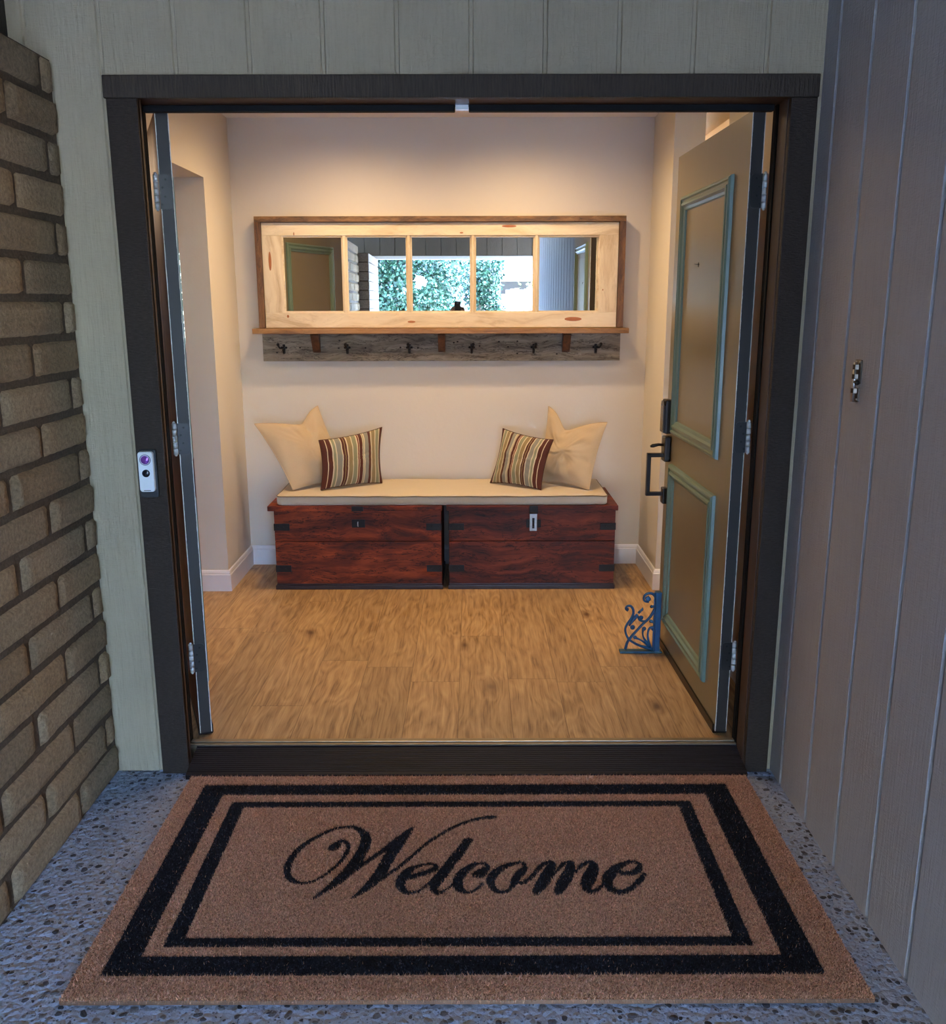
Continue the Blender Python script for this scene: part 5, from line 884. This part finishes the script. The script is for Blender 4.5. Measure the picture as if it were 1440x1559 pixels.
# ---------------- photographer standing behind the camera
SK = simple('skin', lin(188, 140, 112), .5); CL = fabric('dark_jacket', lin(34, 26, 30)); TR_ = fabric('dark_trousers', lin(30, 32, 44)); HR = simple('dark_hair', (.015, .01, .008), .5)
def skin(name, pts, edges, mat, parent, root=0, sub=1):
    me = bpy.data.meshes.new(name); me.from_pydata([p[:3] for p in pts], edges, []); me.materials.append(mat)
    o = bpy.data.objects.new(name, me); COL.objects.link(o); o.parent = parent
    md = o.modifiers.new('Skin', 'SKIN'); md.use_smooth_shade = True
    if not me.skin_vertices: return o
    for i, p in enumerate(pts):
        r_ = p[3]; r_ = r_ if isinstance(r_, tuple) else (r_, r_); me.skin_vertices[0].data[i].radius = r_
        me.skin_vertices[0].data[i].use_root = (i == root)
    s_ = o.modifiers.new('Sub', 'SUBSURF'); s_.levels = sub; s_.render_levels = sub
    return o
pe = empty('person', (0, -.42, 0)); pe.scale = (1, 1, 1.022); tag(pe, 'person in dark clothes holding up a phone, reflected small in the mirror', 'person')
bp = [(0, 0, .76, .105), (0, .01, .90, .10), (0, .02, 1.04, .115), (0, .02, 1.155, .09), (0, .03, 1.215, .048), (0, .05, 1.27, .062), (0, .055, 1.35, .078), (0, .05, 1.395, .050)]
be = [(i, i + 1) for i in range(7)]
def add(p, frm): bp.append(p); be.append((frm, len(bp) - 1)); return len(bp) - 1
for s in (-1, 1):
    k = add((s * .145, .02, 1.15, .05), 3); k = add((s * .19, .12, 1.06, .042), k); k = add((s * .20, .20, 1.03, .038), k); k = add((s * .13, .30, 1.20, .034), k); k = add((s * .075, .375, 1.345, .024), k)
    pm = add((s * .062, .392, 1.395, .024), k)
    for q, (z, ln) in enumerate(((1.372, .050), (1.392, .058), (1.412, .056), (1.430, .046))):
        a = add((s * .052, .408, z, .0085), pm); b = add((s * .047, .425, z + .003, .008), a); add((s * .030, .427, z + .006, .0065), b)
    a = add((s * .050, .385, 1.418, .010), pm); add((s * .032, .398, 1.440, .008), a)
    k = add((s * .085, 0, .70, .085), 0); k = add((s * .09, .02, .42, .055), k); k = add((s * .09, -.01, .22, .048), k); k = add((s * .09, -.01, .06, .034), k); k = add((s * .10, .09, .025, .030), k); add((s * .10, .15, .02, .022), k)
skin('body', bp, be, SK, pe)
cp = [(0, 0, .78, .125), (0, .01, .90, .12), (0, .02, 1.04, .135), (0, .02, 1.15, .11), (0, .025, 1.20, .07)]; ce = [(0, 1), (1, 2), (2, 3), (3, 4)]
for s in (-1, 1):
    b0 = len(cp); cp += [(s * .15, .02, 1.15, .065), (s * .19, .12, 1.06, .056), (s * .20, .20, 1.03, .05), (s * .135, .29, 1.19, .042), (s * .085, .355, 1.31, .034)]; ce += [(3, b0), (b0, b0 + 1), (b0 + 1, b0 + 2), (b0 + 2, b0 + 3), (b0 + 3, b0 + 4)]
skin('jacket', cp, ce, CL, pe)
tp = [(0, 0, .80, .12)]; te = []
for s in (-1, 1): b0 = len(tp); tp += [(s * .085, 0, .70, .10), (s * .09, .02, .42, .07), (s * .09, -.01, .10, .055)]; te += [(0, b0), (b0, b0 + 1), (b0 + 1, b0 + 2)]
skin('trousers', tp, te, TR_, pe)
mb = MB(); mb.sphere((0, .035, 1.365), 1, 20, 0, (.092, .098, .092)); mb.sphere((0, -.03, 1.27), 1, 16, 0, (.07, .05, .11)); mb.build('hair', HR, pe)
mb = MB(); mb.sphere((0, .14, 1.325), .014, 10, 0, (.8, 1, 1.3)); mb.build('nose', SK, pe)
for s in (-1, 1):
    mb = MB(); mb.sphere((s * .03, .125, 1.345), .010, 10, 0, (1.3, .5, .7)); mb.build('eye', simple('eye', (.05, .03, .02), .2), pe)
mb = MB(); mb.sphere((0, .128, 1.288), 1, 10, 0, (.022, .006, .006)); mb.build('mouth', simple('lips', lin(150, 84, 76), .5), pe)
ph = empty('mobile_phone', (-.003, -.006, 1.46)); tag(ph, 'dark phone held up by the photographer, reflected in the middle of the mirror', 'phone')
mb = MB(); mb.prism(rrect(.034, .068, .010), 'y', -.010, -.001); mb.build('case', simple('phone_black', (.012, .012, .014), .3), ph, bev=.001)
mb = MB(); mb.prism(rrect(.0315, .065, .008), 'y', -.0106, -.0098); mb.build('screen', simple('phone_screen', (.02, .02, .025), .1), ph)
mb = MB(); mb.prism(rrect(.010, .010, .004, cx=.004, cz=.053), 'y', -.0012, .0008); mb.build('camera_module', simple('lens_grey', (.12, .13, .15), .15), ph)

# ================================================================== LIGHT
w = bpy.data.worlds.new('sky'); SC.world = w; w.use_nodes = True; nt = w.node_tree; bg = nt.nodes['Background']
sky = nt.nodes.new('ShaderNodeTexSky'); sky.sky_type = 'NISHITA'; sky.sun_disc = False; sky.sun_elevation = R(48); sky.sun_rotation = R(60); sky.air_density = 1.0; sky.dust_density = .8; sky.ozone_density = 2.0
tint = nt.nodes.new('ShaderNodeMix'); tint.data_type = 'RGBA'; tint.blend_type = 'MULTIPLY'; tint.inputs[0].default_value = 1; tint.inputs[7].default_value = (.87, .95, 1.13, 1)
nt.links.new(sky.outputs[0], tint.inputs[6]); nt.links.new(tint.outputs[2], bg.inputs[0]); bg.inputs[1].default_value = SKY_S
def light(name, typ, loc, energy, col, rot=(0, 0, 0), **k):
    l = bpy.data.lights.new(name, typ); l.energy = energy; l.color = col
    for a, b in k.items(): setattr(l, a, b)
    o = bpy.data.objects.new(name, l); COL.objects.link(o); o.location = loc; o.rotation_euler = rot; return o
sun = light('sun', 'SUN', (4, 4, 8), SUN_S, (1, .95, .86), angle=R(.6))
sun.rotation_euler = Vector((-.62, -.50, -.80)).to_track_quat('-Z', 'Y').to_euler()
WARM = (1.0, .68, .36)
for x, y, e, sz in ((-.62, 4.48, 1.0, 166), (.27, 4.48, 1.0, 166), (-.55, 4.0, .55, 172), (.30, 4.0, .55, 172)):
    light('downlight', 'SPOT', (x, y, 2.44), DOWN_W * e, WARM, (0, 0, 0), spot_size=R(sz), spot_blend=1.0, shadow_soft_size=.035)
light('side_room_lamp', 'POINT', (2.2, 5.4, 1.9), 22, (1, .62, .30), shadow_soft_size=.12)
light('side_room_lamp', 'POINT', (-2.6, 5.2, 2.2), 16, (1, .68, .42), shadow_soft_size=.12)

# ================================================================== CAMERA
cam = bpy.data.cameras.new('camera'); co = bpy.data.objects.new('camera', cam); COL.objects.link(co); SC.camera = co
cam.sensor_fit = 'HORIZONTAL'; cam.sensor_width = 36; cam.lens = 36 * 1391.6 / 1440; cam.clip_start = .01; cam.clip_end = 300
p, y, r_ = .22486, -.00144, -.00204
f = Vector((0, math.cos(p), -math.sin(p))); u = Vector((0, math.sin(p), math.cos(p))); x = Vector((1, 0, 0))
Zr = Matrix.Rotation(y, 3, 'Z'); f, u, x = Zr @ f, Zr @ u, Zr @ x
x2 = math.cos(r_) * x + math.sin(r_) * u; u2 = math.cos(r_) * u - math.sin(r_) * x
m = Matrix((x2, u2, -f)).transposed().to_4x4(); m.translation = (0, 0, 1.513); co.matrix_world = m
SC.view_settings.view_transform = 'Standard'; SC.view_settings.look = 'None'; SC.view_settings.gamma = 1; SC.view_settings.use_curve_mapping = False
SC.view_settings.exposure = EXPO
SC.cycles.max_bounces = 8; SC.cycles.diffuse_bounces = 4; SC.cycles.glossy_bounces = 5; SC.cycles.sample_clamp_indirect = 6
